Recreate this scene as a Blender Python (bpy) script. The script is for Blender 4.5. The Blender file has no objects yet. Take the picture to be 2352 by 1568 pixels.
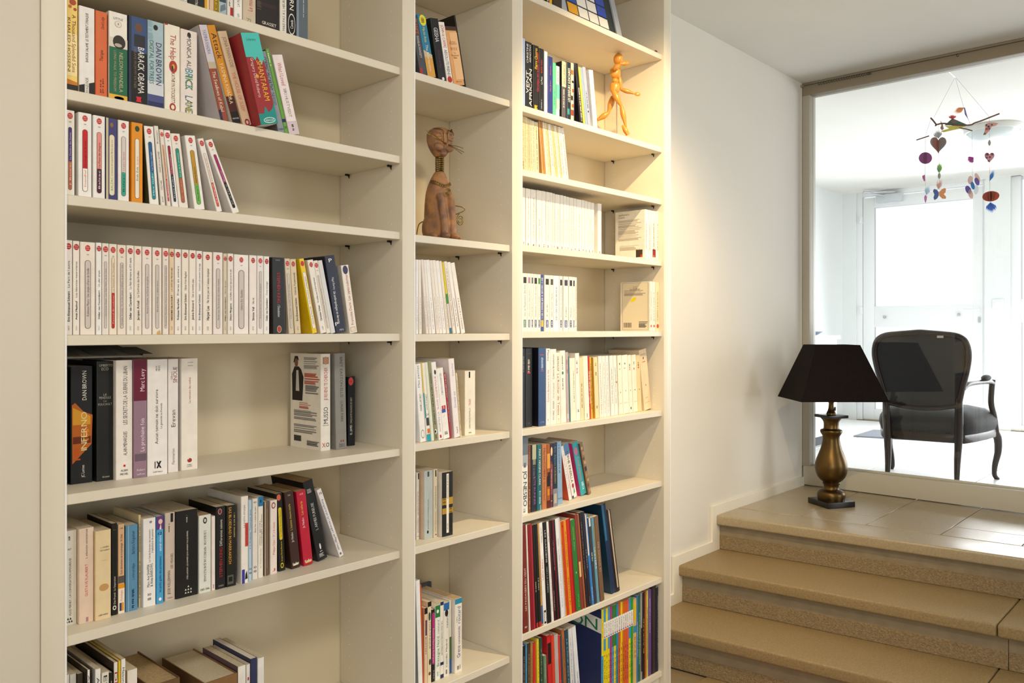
import bpy, bmesh, math, random
from mathutils import Vector, Matrix

# ------------------------------------------------------------------ scene, camera, light
SC = bpy.context.scene
COL = SC.collection
F, CX, CY, YAW, CZ = 1871.1, 1176.0, 755.8, math.radians(47.426), 1.35
SY, CYW = math.sin(YAW), math.cos(YAW)
cam = bpy.data.cameras.new('camera')
cam.sensor_width = 36.0
cam.lens = F / 2352 * 36
cam.shift_y = -(784 - CY) / 2352
cam.clip_start = 0.05
camo = bpy.data.objects.new('camera', cam)
COL.objects.link(camo)
camo.location = (0, -1.6, CZ)
camo.rotation_euler = (math.radians(90), 0, -YAW)
SC.camera = camo

SC.view_settings.view_transform = 'Standard'
SC.view_settings.look = 'None'
SC.view_settings.exposure = 0.0
SC.view_settings.gamma = 1.0
SC.view_settings.use_curve_mapping = False
SC.cycles.use_denoising = True
SC.cycles.max_bounces = 10
SC.cycles.diffuse_bounces = 5
SC.cycles.transparent_max_bounces = 16
SC.cycles.sample_clamp_indirect = 6.0
SC.cycles.caustics_reflective = False
SC.cycles.caustics_refractive = False

W = bpy.data.worlds.new('daylight')
SC.world = W
W.use_nodes = True
W.node_tree.nodes['Background'].inputs[0].default_value = (0.93, 0.97, 1.0, 1)
W.node_tree.nodes['Background'].inputs[1].default_value = 1.3


def lamp(name, kind, loc, target, energy, color, **kw):
    l = bpy.data.lights.new(name, kind)
    l.energy = energy
    l.color = color
    for k, v in kw.items():
        setattr(l, k, v)
    o = bpy.data.objects.new(name, l)
    COL.objects.link(o)
    o.location = loc
    o.rotation_euler = (Vector(target) - Vector(loc)).to_track_quat('-Z', 'Y').to_euler()
    return o


DAY = (0.93, 0.97, 1.0)
# daylight through the glazed door and the tall window of the far room
lamp('door_daylight', 'AREA', (8.2, -0.15, 1.42), (4.5, -0.6, 0.7), 62, DAY, shape='RECTANGLE', size=1.1, size_y=1.8)
lamp('window_daylight', 'AREA', (8.1, -2.2, 1.4), (4.4, -1.6, 0.6), 80, DAY, shape='RECTANGLE', size=2.0, size_y=1.8)
# daylight through the window in the left wall, behind the camera
lamp('street_daylight', 'AREA', (-2.5, -3.85, 1.75), (1.6, 0, 1.2), 68, (1.0, 0.98, 0.95), shape='RECTANGLE', size=1.6, size_y=1.6)
# added daylight from an unseen right window, to brighten the ceiling
lamp('right_fill_daylight', 'AREA', (4.38, -3.75, 1.6), (1.6, -0.6, 1.5), 58, DAY, shape='RECTANGLE', size=1.7, size_y=1.7)
# unseen overhead fill, added to brighten the shelf tops
lamp('overhead_fill_light', 'AREA', (0.9, -1.9, 2.62), (0.9, -1.6, 0), 26, (1.0, 0.90, 0.76), shape='DISK', size=0.5)
# warm ceiling spot in front of the bookcase
lamp('ceiling_spot_light', 'SPOT', (2.0, -0.74, 2.545), (2.45, 0.05, 1.45), 86, (1.0, 0.74, 0.40),
     spot_size=math.radians(92), spot_blend=0.75, shadow_soft_size=0.022)
lamp('wall_glow_spot', 'SPOT', (2.86, -0.62, 2.6), (2.75, 0.27, 1.25), 26, (1.0, 0.74, 0.42),  # unseen spot, added to give the wall by the bookcase a warm glow
     spot_size=math.radians(75), spot_blend=0.9, shadow_soft_size=0.03)


# ------------------------------------------------------------------ pixel -> point on a known plane
def ray(px, py):
    a, b = (px - CX) / F, (CY - py) / F
    return SY + a * CYW, CYW - a * SY, b


def on_y(px, py, y):
    r = ray(px, py)
    t = (y + 1.6) / r[1]
    return r[0] * t, y, r[2] * t + CZ


def on_x(px, py, x):
    r = ray(px, py)
    t = x / r[0]
    return x, r[1] * t - 1.6, r[2] * t + CZ


def on_z(px, py, z):
    r = ray(px, py)
    t = (z - CZ) / r[2]
    return r[0] * t, r[1] * t - 1.6, z


def at_depth(px, py, d):
    r = ray(px, py)
    return Vector((r[0] * d, r[1] * d - 1.6, r[2] * d + CZ))


# ------------------------------------------------------------------ materials
def lin(c):
    return c / 12.92 if c <= 0.04045 else ((c + 0.055) / 1.055) ** 2.4


NAMED = dict(w='f3efe6', k='1b1a1c', cr='efe3cb', rd='c0202a', nv='20264f', gy='8a8a8a', bl='2f6fb5', tl='1f8a93',
             gn='2f7d3c', yl='f2cb1c', og='dd7f1d', br='5b3524', dg='333338', pk='d9447e', tn='c9a878', mg='8d1f52')


def hexc(h):
    h = NAMED.get(h, h)
    if len(h) == 3:
        h = ''.join(c * 2 for c in h)
    return tuple(lin(int(h[i:i + 2], 16) / 255) for i in (0, 2, 4)) + (1,)


MATS = {}


def pbr(name, color, rough=0.5, metal=0.0, noise=None, bump=None, spec=None, emit=None, coat=0, color2=None):
    """Procedural principled material; noise=(scale, amount, detail), bump=(scale, strength, detail)."""
    if name in MATS:
        return MATS[name]
    m = bpy.data.materials.new(name)
    m.use_nodes = True
    nt = m.node_tree
    b = nt.nodes['Principled BSDF']
    c = hexc(color) if isinstance(color, str) else tuple(color) + (1,)
    b.inputs['Base Color'].default_value = c
    b.inputs['Roughness'].default_value = rough
    b.inputs['Metallic'].default_value = metal
    if spec is not None:
        b.inputs['Specular IOR Level'].default_value = spec
    if coat:
        b.inputs['Coat Weight'].default_value = coat
    if emit:
        b.inputs['Emission Color'].default_value = c
        b.inputs['Emission Strength'].default_value = emit
    tc = None
    if noise or bump:
        tc = nt.nodes.new('ShaderNodeTexCoord')
    if noise:
        n = nt.nodes.new('ShaderNodeTexNoise')
        n.inputs['Scale'].default_value = noise[0]
        n.inputs['Detail'].default_value = noise[2] if len(noise) > 2 else 4
        nt.links.new(tc.outputs['Object'], n.inputs['Vector'])
        r = nt.nodes.new('ShaderNodeValToRGB')
        k = noise[1]
        c2 = hexc(color2) if color2 else tuple(max(0, v * (1 - k)) for v in c[:3]) + (1,)
        c1 = c if color2 else tuple(min(1, v * (1 + k * .5)) for v in c[:3]) + (1,)
        r.color_ramp.elements[0].color = c2
        r.color_ramp.elements[0].position = 0.3
        r.color_ramp.elements[1].color = c1
        r.color_ramp.elements[1].position = 0.7
        nt.links.new(n.outputs['Fac'], r.inputs['Fac'])
        nt.links.new(r.outputs['Color'], b.inputs['Base Color'])
    if bump:
        n = nt.nodes.new('ShaderNodeTexNoise')
        n.inputs['Scale'].default_value = bump[0]
        n.inputs['Detail'].default_value = bump[2] if len(bump) > 2 else 3
        nt.links.new(tc.outputs['Object'], n.inputs['Vector'])
        u = nt.nodes.new('ShaderNodeBump')
        u.inputs['Strength'].default_value = bump[1]
        u.inputs['Distance'].default_value = bump[3] if len(bump) > 3 else 0.002
        nt.links.new(n.outputs['Fac'], u.inputs['Height'])
        nt.links.new(u.outputs['Normal'], b.inputs['Normal'])
    MATS[name] = m
    return m


def cover_mat(h):
    h = NAMED.get(h, h)
    rgb = [int(h[i:i + 2], 16) for i in (0, 2, 4)]
    if min(rgb) > 185:                                       # clean paper whites
        h = ''.join('%02x' % int(v + (250 - v) * .42) for v in rgb)
    return pbr('cover_' + h, h, 0.42, noise=(38, 0.07, 3), spec=0.4)


def ink_mat(h):
    h = NAMED.get(h, h)
    return pbr('ink_' + h, h, 0.45, spec=0.3)


def glass_mat(name, tint=(1, 1, 1), ior=1.5, rough=0.0):
    if name in MATS:
        return MATS[name]
    m = bpy.data.materials.new(name)
    m.use_nodes = True
    nt = m.node_tree
    nt.nodes.clear()
    out = nt.nodes.new('ShaderNodeOutputMaterial')
    mx = nt.nodes.new('ShaderNodeMixShader')
    tr = nt.nodes.new('ShaderNodeBsdfTransparent')
    tr.inputs[0].default_value = tint + (1,)
    gl = nt.nodes.new('ShaderNodeBsdfGlossy')
    gl.inputs['Roughness'].default_value = rough
    fr = nt.nodes.new('ShaderNodeFresnel')
    fr.inputs[0].default_value = ior
    nt.links.new(fr.outputs[0], mx.inputs[0])
    nt.links.new(tr.outputs[0], mx.inputs[1])
    nt.links.new(gl.outputs[0], mx.inputs[2])
    nt.links.new(mx.outputs[0], out.inputs[0])
    MATS[name] = m
    return m


M_WALL = pbr('wall_paint', 'e6e2d8', 0.75, noise=(1.7, 0.03, 5), bump=(55, 0.05, 4, 0.003))
M_CEIL = pbr('ceiling_paint', 'e4e3dd', 0.85, noise=(2.2, 0.03, 5), bump=(40, 0.05, 4, 0.003))
M_FARW = pbr('far_room_paint', 'e7ebeb', 0.8, noise=(1.5, 0.02, 4))
M_TRIM = pbr('trim_paint', 'e4dfd1', 0.45, noise=(4, 0.02, 3))
M_BEAM = pbr('taupe_beam_paint', '968a76', 0.6, noise=(3, 0.05, 3))
M_STILE = pbr('grey_stile_paint', 'b8b2a2', 0.5, noise=(3, 0.03, 3))
M_FRAME = pbr('window_frame_paint', 'cfc9b8', 0.5, noise=(3, 0.03, 3))
M_SHELF = pbr('cream_laminate', 'e2dac8', 0.42, noise=(3.0, 0.025, 4), spec=0.4)
M_BACK = pbr('back_panel_laminate', 'd9cdb2', 0.5, noise=(2.5, 0.03, 4))
M_HIGHLIGHT_CAPS = pbr('white_highlight_and_caps', 'f2f2f0', 0.35)  # painted highlight on the upright edges; also the pin hole caps
M_STONE = pbr('beige_limestone', '98835e', 0.48, noise=(150, 0.22, 8), bump=(260, 0.5, 5, 0.0022), spec=0.4)
M_LAND = pbr('polished_limestone', 'a89879', 0.31, noise=(130, 0.16, 8), bump=(140, 0.06, 4, 0.001), spec=1.0)
M_RISER = pbr('bush_hammered_stone', '978260', 0.75, noise=(120, 0.3, 8), bump=(170, 0.9, 5, 0.006))
M_RISER2 = pbr('sawn_shaded_stone', '8f8168', 0.7, noise=(20, 0.14, 8), bump=(120, 0.2, 4, 0.002))  # smooth upper riser stone; its greyer tone also holds shading
M_GROUT = pbr('grout', '8d7c60', 0.9)
M_TERRA = pbr('ochre_stone', '93652f', 0.45, noise=(18, 0.2, 6))
M_BLACK = pbr('black_lacquer', '0d0c0c', 0.25)
M_BRASS = pbr('antique_brass', '6a5330', 0.36, 1.0, noise=(9, 0.25, 5), color2='54422a')
M_SHADE = pbr('dark_brown_silk', '17100f', 0.9, noise=(220, 0.25, 2), bump=(400, 0.25, 2, 0.001), spec=0.15)
M_WOOD = pbr('dark_walnut', '22140f', 0.35, noise=(30, 0.3, 6))
M_VELVET = pbr('grey_velvet', '191b1e', 0.75, noise=(60, 0.2, 4))
M_PAGES = pbr('page_block', 'd9ccb0', 0.9, noise=(260, 0.12, 2))
M_PAGEW = pbr('white_page_block', 'e6e0d2', 0.9, noise=(260, 0.08, 2))
M_PAGET = pbr('tan_page_block', 'c2a77c', 0.9, noise=(200, 0.2, 2))
M_PIN = pbr('dark_shelf_pin', '2a2926', 0.4, 0.6)
M_FTILE = pbr('pale_floor_tile', 'f0f0ee', 0.35, noise=(6, 0.03, 5))
M_WHITE = pbr('white_gloss_paint', 'eceef0', 0.35)


# ------------------------------------------------------------------ mesh helpers
class MB:
    """collects boxes, tubes and polygons and links them as one mesh object"""

    def __init__(self):
        self.v, self.f, self.m, self.mats, self.sm = [], [], [], [], False

    def mi(self, mat):
        if mat not in self.mats:
            self.mats.append(mat)
        return self.mats.index(mat)

    def poly(self, pts, mat):
        n = len(self.v)
        self.v += [tuple(p) for p in pts]
        self.f.append(tuple(range(n, n + len(pts))))
        self.m.append(self.mi(mat))

    def faces(self, verts, faces, mat):
        n = len(self.v)
        self.v += [tuple(p) for p in verts]
        i = self.mi(mat)
        for f in faces:
            self.f.append(tuple(k + n for k in f))
            self.m.append(i)

    def box(self, a, b, mat):
        x0, y0, z0 = a
        x1, y1, z1 = b
        v = [(x0, y0, z0), (x1, y0, z0), (x1, y1, z0), (x0, y1, z0), (x0, y0, z1), (x1, y0, z1), (x1, y1, z1), (x0, y1, z1)]
        self.faces(v, [(0, 3, 2, 1), (4, 5, 6, 7), (0, 1, 5, 4), (1, 2, 6, 5), (2, 3, 7, 6), (3, 0, 4, 7)], mat)
        return self

    def prism(self, outline, h0, h1, mat, axis='z'):
        """extrude a 2-D outline; axis z: (x,y), axis y: (x,z), axis x: (y,z)"""
        n = len(outline)
        if axis == 'z':
            g = lambda p, h: (p[0], p[1], h)
        elif axis == 'y':
            g = lambda p, h: (p[0], h, p[1])
        else:
            g = lambda p, h: (h, p[0], p[1])
        v = [g(p, h0) for p in outline] + [g(p, h1) for p in outline]
        f = [tuple(range(n - 1, -1, -1)), tuple(range(n, 2 * n))]
        f += [(i, (i + 1) % n, n + (i + 1) % n, n + i) for i in range(n)]
        self.faces(v, f, mat)
        return self

    def tube(self, pts, r, mat, seg=8, closed=False, flat=None):
        """round tube along pts; r number or list; flat=(sx,sz) scales the section"""
        pts = [Vector(p) for p in pts]
        n = len(pts)
        rs = r if isinstance(r, (list, tuple)) else [r] * n
        up = None
        v = []
        for i, p in enumerate(pts):
            if closed:
                t = pts[(i + 1) % n] - pts[i - 1]
            else:
                t = pts[min(i + 1, n - 1)] - pts[max(i - 1, 0)]
            t = t.normalized() if t.length > 1e-9 else Vector((0, 0, 1))
            if up is None:
                up = Vector((0, 0, 1)) if abs(t.z) < 0.9 else Vector((1, 0, 0))
            a = t.cross(up)
            a = a.normalized() if a.length > 1e-6 else t.orthogonal().normalized()
            b = a.cross(t).normalized()
            up = b
            fx, fz = flat or (1, 1)
            for k in range(seg):
                th = 2 * math.pi * k / seg
                v.append(p + a * math.cos(th) * rs[i] * fx + b * math.sin(th) * rs[i] * fz)
        f = []
        m = n if closed else n - 1
        for i in range(m):
            j = (i + 1) % n
            for k in range(seg):
                k2 = (k + 1) % seg
                f.append((i * seg + k, i * seg + k2, j * seg + k2, j * seg + k))
        if not closed:
            f.append(tuple(range(seg - 1, -1, -1)))
            f.append(tuple((n - 1) * seg + k for k in range(seg)))
        self.faces(v, f, mat)
        self.sm = True
        return self

    def lathe(self, prof, mat, seg=32, c=(0, 0, 0), sx=1, sy=1):
        """revolve [(r,z)...] about z through c"""
        v, f = [], []
        n = len(prof)
        for r, z in prof:
            for k in range(seg):
                th = 2 * math.pi * k / seg
                v.append((c[0] + r * math.cos(th) * sx, c[1] + r * math.sin(th) * sy, c[2] + z))
        for i in range(n - 1):
            for k in range(seg):
                k2 = (k + 1) % seg
                f.append((i * seg + k, i * seg + k2, (i + 1) * seg + k2, (i + 1) * seg + k))
        f.append(tuple(range(seg - 1, -1, -1)))
        f.append(tuple((n - 1) * seg + k for k in range(seg)))
        self.faces(v, f, mat)
        self.sm = True
        return self

    def loft(self, rings, mat, cap=True):
        n, s = len(rings), len(rings[0])
        v = [p for r in rings for p in r]
        f = []
        for i in range(n - 1):
            for k in range(s):
                k2 = (k + 1) % s
                f.append((i * s + k, i * s + k2, (i + 1) * s + k2, (i + 1) * s + k))
        if cap:
            f.append(tuple(range(s - 1, -1, -1)))
            f.append(tuple((n - 1) * s + k for k in range(s)))
        self.faces(v, f, mat)
        self.sm = True
        return self

    def build(self, name, parent=None, bevel=0, seg=2, subsurf=0, smooth=None, angle=40):
        me = bpy.data.meshes.new(name)
        me.from_pydata(self.v, [], self.f)
        for m in self.mats:
            me.materials.append(m)
        for p, i in zip(me.polygons, self.m):
            p.material_index = i
        me.validate()
        sm = self.sm if smooth is None else smooth
        if bevel or subsurf or sm:
            bm = bmesh.new()
            bm.from_mesh(me)
            bmesh.ops.recalc_face_normals(bm, faces=bm.faces)
            if bevel:
                es = [e for e in bm.edges if len(e.link_faces) == 2 and e.calc_face_angle(0) > 0.6]
                bmesh.ops.bevel(bm, geom=es, offset=bevel, segments=seg, affect='EDGES', profile=0.6)
            bm.to_mesh(me)
            bm.free()
        if sm or bevel:
            me.polygons.foreach_set('use_smooth', [True] * len(me.polygons))
            me.set_sharp_from_angle(angle=math.radians(angle))
        o = bpy.data.objects.new(name, me)
        COL.objects.link(o)
        if subsurf:
            md = o.modifiers.new('subdivision', 'SUBSURF')
            md.levels = md.render_levels = subsurf
        if parent:
            o.parent = parent
        return o


def box(name, a, b, mat, parent=None, bevel=0, seg=2):
    return MB().box(a, b, mat).build(name, parent, bevel, seg)


def tag(o, label=None, cat=None, group=None, kind=None):
    if label:
        o['label'] = label
    if cat:
        o['category'] = cat
    if group:
        o['group'] = group
    if kind:
        o['kind'] = kind
    return o


def thing(name, loc, label, cat, rotz=0, group=None):
    o = bpy.data.objects.new(name, None)
    COL.objects.link(o)
    o.empty_display_size = 0.05
    o.location = loc
    o.rotation_euler = (0, 0, rotz)
    return tag(o, label, cat, group)


def struct(o):
    o['kind'] = 'structure'
    return o


# ------------------------------------------------------------------ lettering (glyph meshes of the built-in font)
GLY = {}


def load_glyphs(chars):
    obs = []
    for ch in sorted(set(chars)):
        if ch == ' ':
            continue
        cu = bpy.data.curves.new('glyph', 'FONT')
        cu.body = ch
        cu.resolution_u = 2
        cu.fill_mode = 'FRONT'
        o = bpy.data.objects.new('glyph', cu)
        COL.objects.link(o)
        obs.append((ch, o))
    bpy.context.view_layer.update()
    dg = bpy.context.evaluated_depsgraph_get()
    for ch, o in obs:
        e = o.evaluated_get(dg)
        me = e.to_mesh()
        v = [(p.co.x, p.co.y) for p in me.vertices]
        f = [tuple(p.vertices) for p in me.polygons]
        e.to_mesh_clear()
        if v:
            x0 = min(p[0] for p in v)
            x1 = max(p[0] for p in v)
            GLY[ch] = ([(x - x0, y) for x, y in v], f, x1 - x0)
    for ch, o in obs:
        cu = o.data
        bpy.data.objects.remove(o)
        bpy.data.curves.remove(cu)


CAP = 0.70


def text_layout(s, bold=False):
    v, f, x = [], [], 0
    for ch in s:
        if ch == ' ' or ch not in GLY:
            x += 0.28
            continue
        gv, gf, w = GLY[ch]
        n = len(v)
        v += [(a + x, b) for a, b in gv]
        f += [tuple(i + n for i in q) for q in gf]
        x += w + 0.075
    return v, f, max(x - 0.075, 0.1)


def ell(cx, cy, rx, ry, n=18):
    return [(cx + rx * math.cos(2 * math.pi * k / n), cy + ry * math.sin(2 * math.pi * k / n)) for k in range(n)]


def pill(x0, x1, z0, z1, n=8):
    r = (x1 - x0) / 2
    c = (x0 + x1) / 2
    p = [(c + r * math.cos(math.pi * k / n), z1 - r + r * math.sin(math.pi * k / n)) for k in range(n + 1)]
    p += [(c - r * math.cos(math.pi * k / n), z0 + r - r * math.sin(math.pi * k / n)) for k in range(n + 1)]
    return p


class Print:
    """flat print on the plane y=0 of a spine of width w and height h"""

    def __init__(self, w, h, seed=1):
        self.mb, self.w, self.h, self.k = MB(), w, h, 0
        self.rnd = random.Random(seed)

    def put(self, pts2, mat):
        self.k += 1
        y = -0.00018 - 0.00005 * min(self.k, 12)
        self.mb.poly([(x, y, z) for x, z in pts2], mat)

    def letters(self, v, f, mat, fn):
        self.k += 1
        y = -0.00018 - 0.00005 * min(self.k, 12)
        pts = []
        for a, b in v:
            x, z = fn(a, b)
            pts.append((x, y, z))
        self.mb.faces(pts, f, mat)

    def run(self, spec):
        w, h = self.w, self.h
        for s in spec.split('|'):
            if not s:
                continue
            p = s.split(',')
            c = p[0]
            m = ink_mat(p[1])
            a = [float(t) for t in p[2:6]] if c != 'l' else []
            if c == 'r':
                self.put([(a[0] * w, a[2] * h), (a[1] * w, a[2] * h), (a[1] * w, a[3] * h), (a[0] * w, a[3] * h)], m)
            elif c == 'o':
                self.put(ell(a[0] * w, a[1] * h, a[2] * w, a[2] * w * a[3]), m)
            elif c == 'O':                                   # oval of fixed size in millimetres
                r = min(a[2] * .001, .42 * w)
                self.put(ell(a[0] * w, a[1] * h, r, r * a[3]), m)
            elif c == 'H':                                   # centred line of fixed width in millimetres
                v, f, L = text_layout(','.join(p[6:]))
                sx = min(a[1] * .001, .7 * w) / L
                self.letters(v, f, m, lambda x, y: (a[2] * w + (x - L / 2) * sx, a[0] * h + (y - CAP / 2) * sx * 1.1))
            elif c == 'p':
                q = 0.035 * w
                self.put(pill(a[0] * w - q, a[1] * w + q, a[2] * h - q, a[3] * h + q), ink_mat('6b5a4c'))
                self.put(pill(a[0] * w, a[1] * w, a[2] * h, a[3] * h), m)
            elif c == 'g':                                   # free polygon: g,col,u,v,u,v...
                t = [float(x) for x in p[2:]]
                self.put([(t[i] * w, t[i + 1] * h) for i in range(0, len(t), 2)], m)
            elif c in 'ud':                                  # u/d,col,v0,v1,uc,hh,TEXT
                v, f, L = text_layout(','.join(p[6:]))
                v0, v1, uc, hh = a
                sx = (v1 - v0) * h / L
                sy = hh * w / CAP
                sy = min(sy, sx * 2.2)
                if c == 'u':
                    self.letters(v, f, m, lambda x, y: (uc * w - (y - CAP / 2) * sy, v0 * h + x * sx))
                else:
                    self.letters(v, f, m, lambda x, y: (uc * w + (y - CAP / 2) * sy, v1 * h - x * sx))
            elif c == 'h':                                   # h,col,v,width,uc,maxcap,TEXT
                v, f, L = text_layout(','.join(p[6:]))
                vc, ww, uc, mc = a
                sx = ww * w / L
                sy = min(sx * 1.15, mc * w / CAP)
                self.letters(v, f, m, lambda x, y: (uc * w + (x - L / 2) * sx, vc * h + (y - CAP / 2) * sy))
            elif c == 'q':                                   # unreadable small lettering: q,col,v0,v1,uc,hh
                v0, v1, uc, hh = a
                z = v0 * h
                while z < v1 * h:
                    d = self.rnd.uniform(0.0012, 0.0035)
                    x0 = (uc - hh / 2) * w
                    x1 = (uc + hh / 2 * self.rnd.uniform(.4, 1)) * w
                    self.put([(x0, z), (x1, z), (x1, min(z + d, v1 * h)), (x0, min(z + d, v1 * h))], m)
                    self.k -= 1
                    z += d + self.rnd.choice((.0007, .0007, .0009, .003))

# ------------------------------------------------------------------ room shell
ZCEIL, YW, XG = 2.71, 0.27, 4.44              # ceiling, wall behind the bookcase, glazed partition
ZL, Z2, Z3, ZF = 0.489, 0.327, 0.1655, 0.449  # landing, treads, far-room floor
XF, YFL, YFR = 8.33, 1.514, -3.4              # far room: door wall, left wall, right wall

struct(box('floor', (-2.6, -5.1, -0.12), (4.6, 0.4, -0.006), M_GROUT))
struct(box('ceiling', (-2.6, -5.1, ZCEIL), (8.6, 1.7, ZCEIL + 0.12), M_CEIL))
struct(box('wall_back', (-2.6, YW, 0), (XG + 0.06, YW + 0.1, ZCEIL), M_WALL))
struct(box('wall_left', (-2.6, -0.006, 0), (0.4983, YW, ZCEIL), pbr('warm_wall_paint', 'd6cebe', 0.6, noise=(1.5, 0.03, 4)), bevel=0.0025))
ws = MB()
for a, b in (((-2.7, -5.1, 0), (-2.6, -4.7, ZCEIL)), ((-2.7, -3.0, 0), (-2.6, 0.4, ZCEIL)), ((-2.7, -4.7, 0), (-2.6, -3.0, 0.9)), ((-2.7, -4.7, 2.5), (-2.6, -3.0, ZCEIL))):
    ws.box(a, b, M_WALL)
struct(ws.build('wall_side'))
struct(box('wall_front', (-2.7, -5.2, 0), (4.6, -5.1, ZCEIL), M_WALL))
fr = MB()
for a, b in (((-2.68, -4.7, 0.9), (-2.62, -3.0, 0.96)), ((-2.68, -4.7, 2.44), (-2.62, -3.0, 2.5)), ((-2.68, -4.7, 0.96), (-2.62, -4.64, 2.44)), ((-2.68, -3.06, 0.96), (-2.62, -3.0, 2.44))):
    fr.box(a, b, M_WHITE)
w3 = struct(fr.build('window_3'))
box('pane', (-2.653, -4.64, 0.96), (-2.647, -3.06, 2.44), glass_mat('clear_glass'), w3)
wr_ = MB()
for a, b in (((4.44, -5.1, 0), (4.54, -4.65, ZCEIL)), ((4.44, -2.85, 0), (4.54, -2.3, ZCEIL)), ((4.44, -4.65, 0), (4.54, -2.85, 0.7)), ((4.44, -4.65, 2.5), (4.54, -2.85, ZCEIL))):
    wr_.box(a, b, M_WALL)
struct(wr_.build('wall_right'))
w4 = struct(box('added_window', (4.46, -4.65, 0.7), (4.52, -4.58, 2.5), M_WHITE))  # unseen window, added to let in daylight for the ceiling
for a, b in (((4.46, -2.92, 0.7), (4.52, -2.85, 2.5)), ((4.46, -4.58, 0.7), (4.52, -2.92, 0.77)), ((4.46, -4.58, 2.43), (4.52, -2.92, 2.5))):
    box('frame_bar', a, b, M_WHITE, w4)
box('pane', (4.487, -4.58, 0.77), (4.493, -2.92, 2.43), glass_mat('clear_glass'), w4)
# far room
struct(box('wall_far_left', (4.5, YFL, 0.3), (XF + 0.2, YFL + 0.1, ZCEIL), M_FARW))
struct(box('wall_partition', (4.44, YW, 0), (4.54, YFL + 0.05, ZCEIL), M_WALL))
struct(box('wall_far_right', (4.54, YFR - 0.1, 0.3), (XF + 0.2, YFR, ZCEIL), M_FARW))
flr2 = struct(box('floor_upper', (4.52, YFR, 0.33), (XF + 0.2, YFL, ZF - 0.004), M_GROUT))
tile_me = None
for i in range(6):
    for j in range(6):
        x0, y0 = 4.56 + 0.62 * i, 0.88 - 0.62 * j
        o = box('tile', (0, 0, 0), (0.614, 0.614, 0.02), M_FTILE, flr2, bevel=0.002, seg=1) if tile_me is None else bpy.data.objects.new('tile', tile_me)
        if tile_me is None:
            tile_me = o.data
        else:
            COL.objects.link(o)
            o.parent = flr2
        o.location = (x0, y0, ZF - 0.02)

# glazed partition beside the landing: frame, sill and one big pane
g1 = MB()
g1.box((4.405, -2.3, ZL + 0.004), (4.50, 0.262, 0.596), M_FRAME)
window1 = struct(g1.build('window_1', bevel=0.003))
box('stile', (4.41, 0.228, 0.596), (4.495, 0.268, 2.64), M_STILE, window1, 0.003)
box('head_rail', (4.41, -2.3, 2.64), (4.495, 0.268, ZCEIL - 0.001), M_BEAM, window1, 0.003)
box('pane', (4.455, -2.3, 0.596), (4.461, 0.228, 2.64), glass_mat('partition_glass', (1, 1, 1), 1.36), window1)
box('glazing_bead', (4.438, -2.3, 0.596), (4.453, 0.228, 0.606), M_FRAME, window1, 0.002)

# ------------------------------------------------------------------ stone staircase and landing (slightly splayed in plan)
SK = 0.108


def slab(name, xa, xb, ya, yb, z0, z1, mat, parent, bevel=0.004, seg=2, skew=SK):
    """block whose long edges follow the splay of the steps; y from ya (wall side) down to yb"""
    o = MB().prism([(xa + skew * (0.27 - ya), ya), (xa + skew * (0.27 - yb), yb), (xb + skew * (0.27 - yb), yb), (xb + skew * (0.27 - ya), ya)], z0, z1, mat)
    return o.build(name, parent, bevel, seg)


stairs = thing('stone_staircase', (3.4, -0.6, 0), 'beige limestone steps with rounded nosings rising right of the bookcase', 'stairs')
stairs.location = (0, 0, 0)
X1, X2, X3 = 3.421, 3.088, 2.783
for xn, zt, xr in ((X2, Z2, X1), (X3, Z3, X2)):
    for ya, yb in ((0.262, -0.925), (-0.928, -2.2)):
        slab('tread', xn, xr + 0.05, ya, yb, zt - 0.046, zt, M_STONE, stairs, 0.009, 3)
for ya, yb in ((0.262, -0.975), (-0.978, -2.2)):
    slab('nosing_slab', X1, X1 + 0.21, ya, yb, ZL - 0.046, ZL, M_LAND, stairs, 0.009, 3)
for xn, zt, zb in ((X1, ZL, Z2), (X2, Z2, Z3), (X3, Z3, 0.0)):
    for ya, yb in ((0.258, -0.955), (-0.957, -2.2)):
        slab('riser_band', xn + 0.028, xn + 0.07, ya, yb, zb + 0.064, zt - 0.046, M_RISER2, stairs, 0)
        slab('riser', xn + 0.027, xn + 0.07, ya, yb, zb + 0.0005, zb + 0.0638, M_RISER, stairs, 0.0015, 1)
slab('core', X1 + 0.06, 4.13, 0.26, -2.2, 0.0, ZL - 0.01, M_GROUT, stairs, 0)
box('core_block', (4.0, -2.2, 0.0), (4.44, 0.26, ZL - 0.01), M_GROUT, stairs)
cols = [(0.262, -0.035), (-0.038, -0.318), (-0.321, -0.61), (-0.613, -0.90), (-0.903, -1.19), (-1.193, -1.48), (-1.483, -1.8), (-1.803, -2.2)]
for n, (ya, yb) in enumerate(cols):
    x = X1 + 0.213
    first = 0.42 if n % 2 == 0 else 0.19
    while x < 4.43:
        x1 = min(x + first, 4.46)
        k = SK * 0.5
        xs = [min(v, 4.47) for v in (x + SK * (0.27 - ya), x + SK * (0.27 - yb), x1 + SK * (0.27 - yb), x1 + SK * (0.27 - ya))]
        if xs[2] - xs[1] > 0.02 and xs[3] - xs[0] > 0.02:
            MB().prism([(xs[0], ya), (xs[1], yb), (xs[2], yb), (xs[3], ya)], ZL - 0.03, ZL - 0.0005, M_LAND).build('landing_tile', stairs, 0.0015, 1)
        x = x1 + 0.003
        first = 0.42

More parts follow.
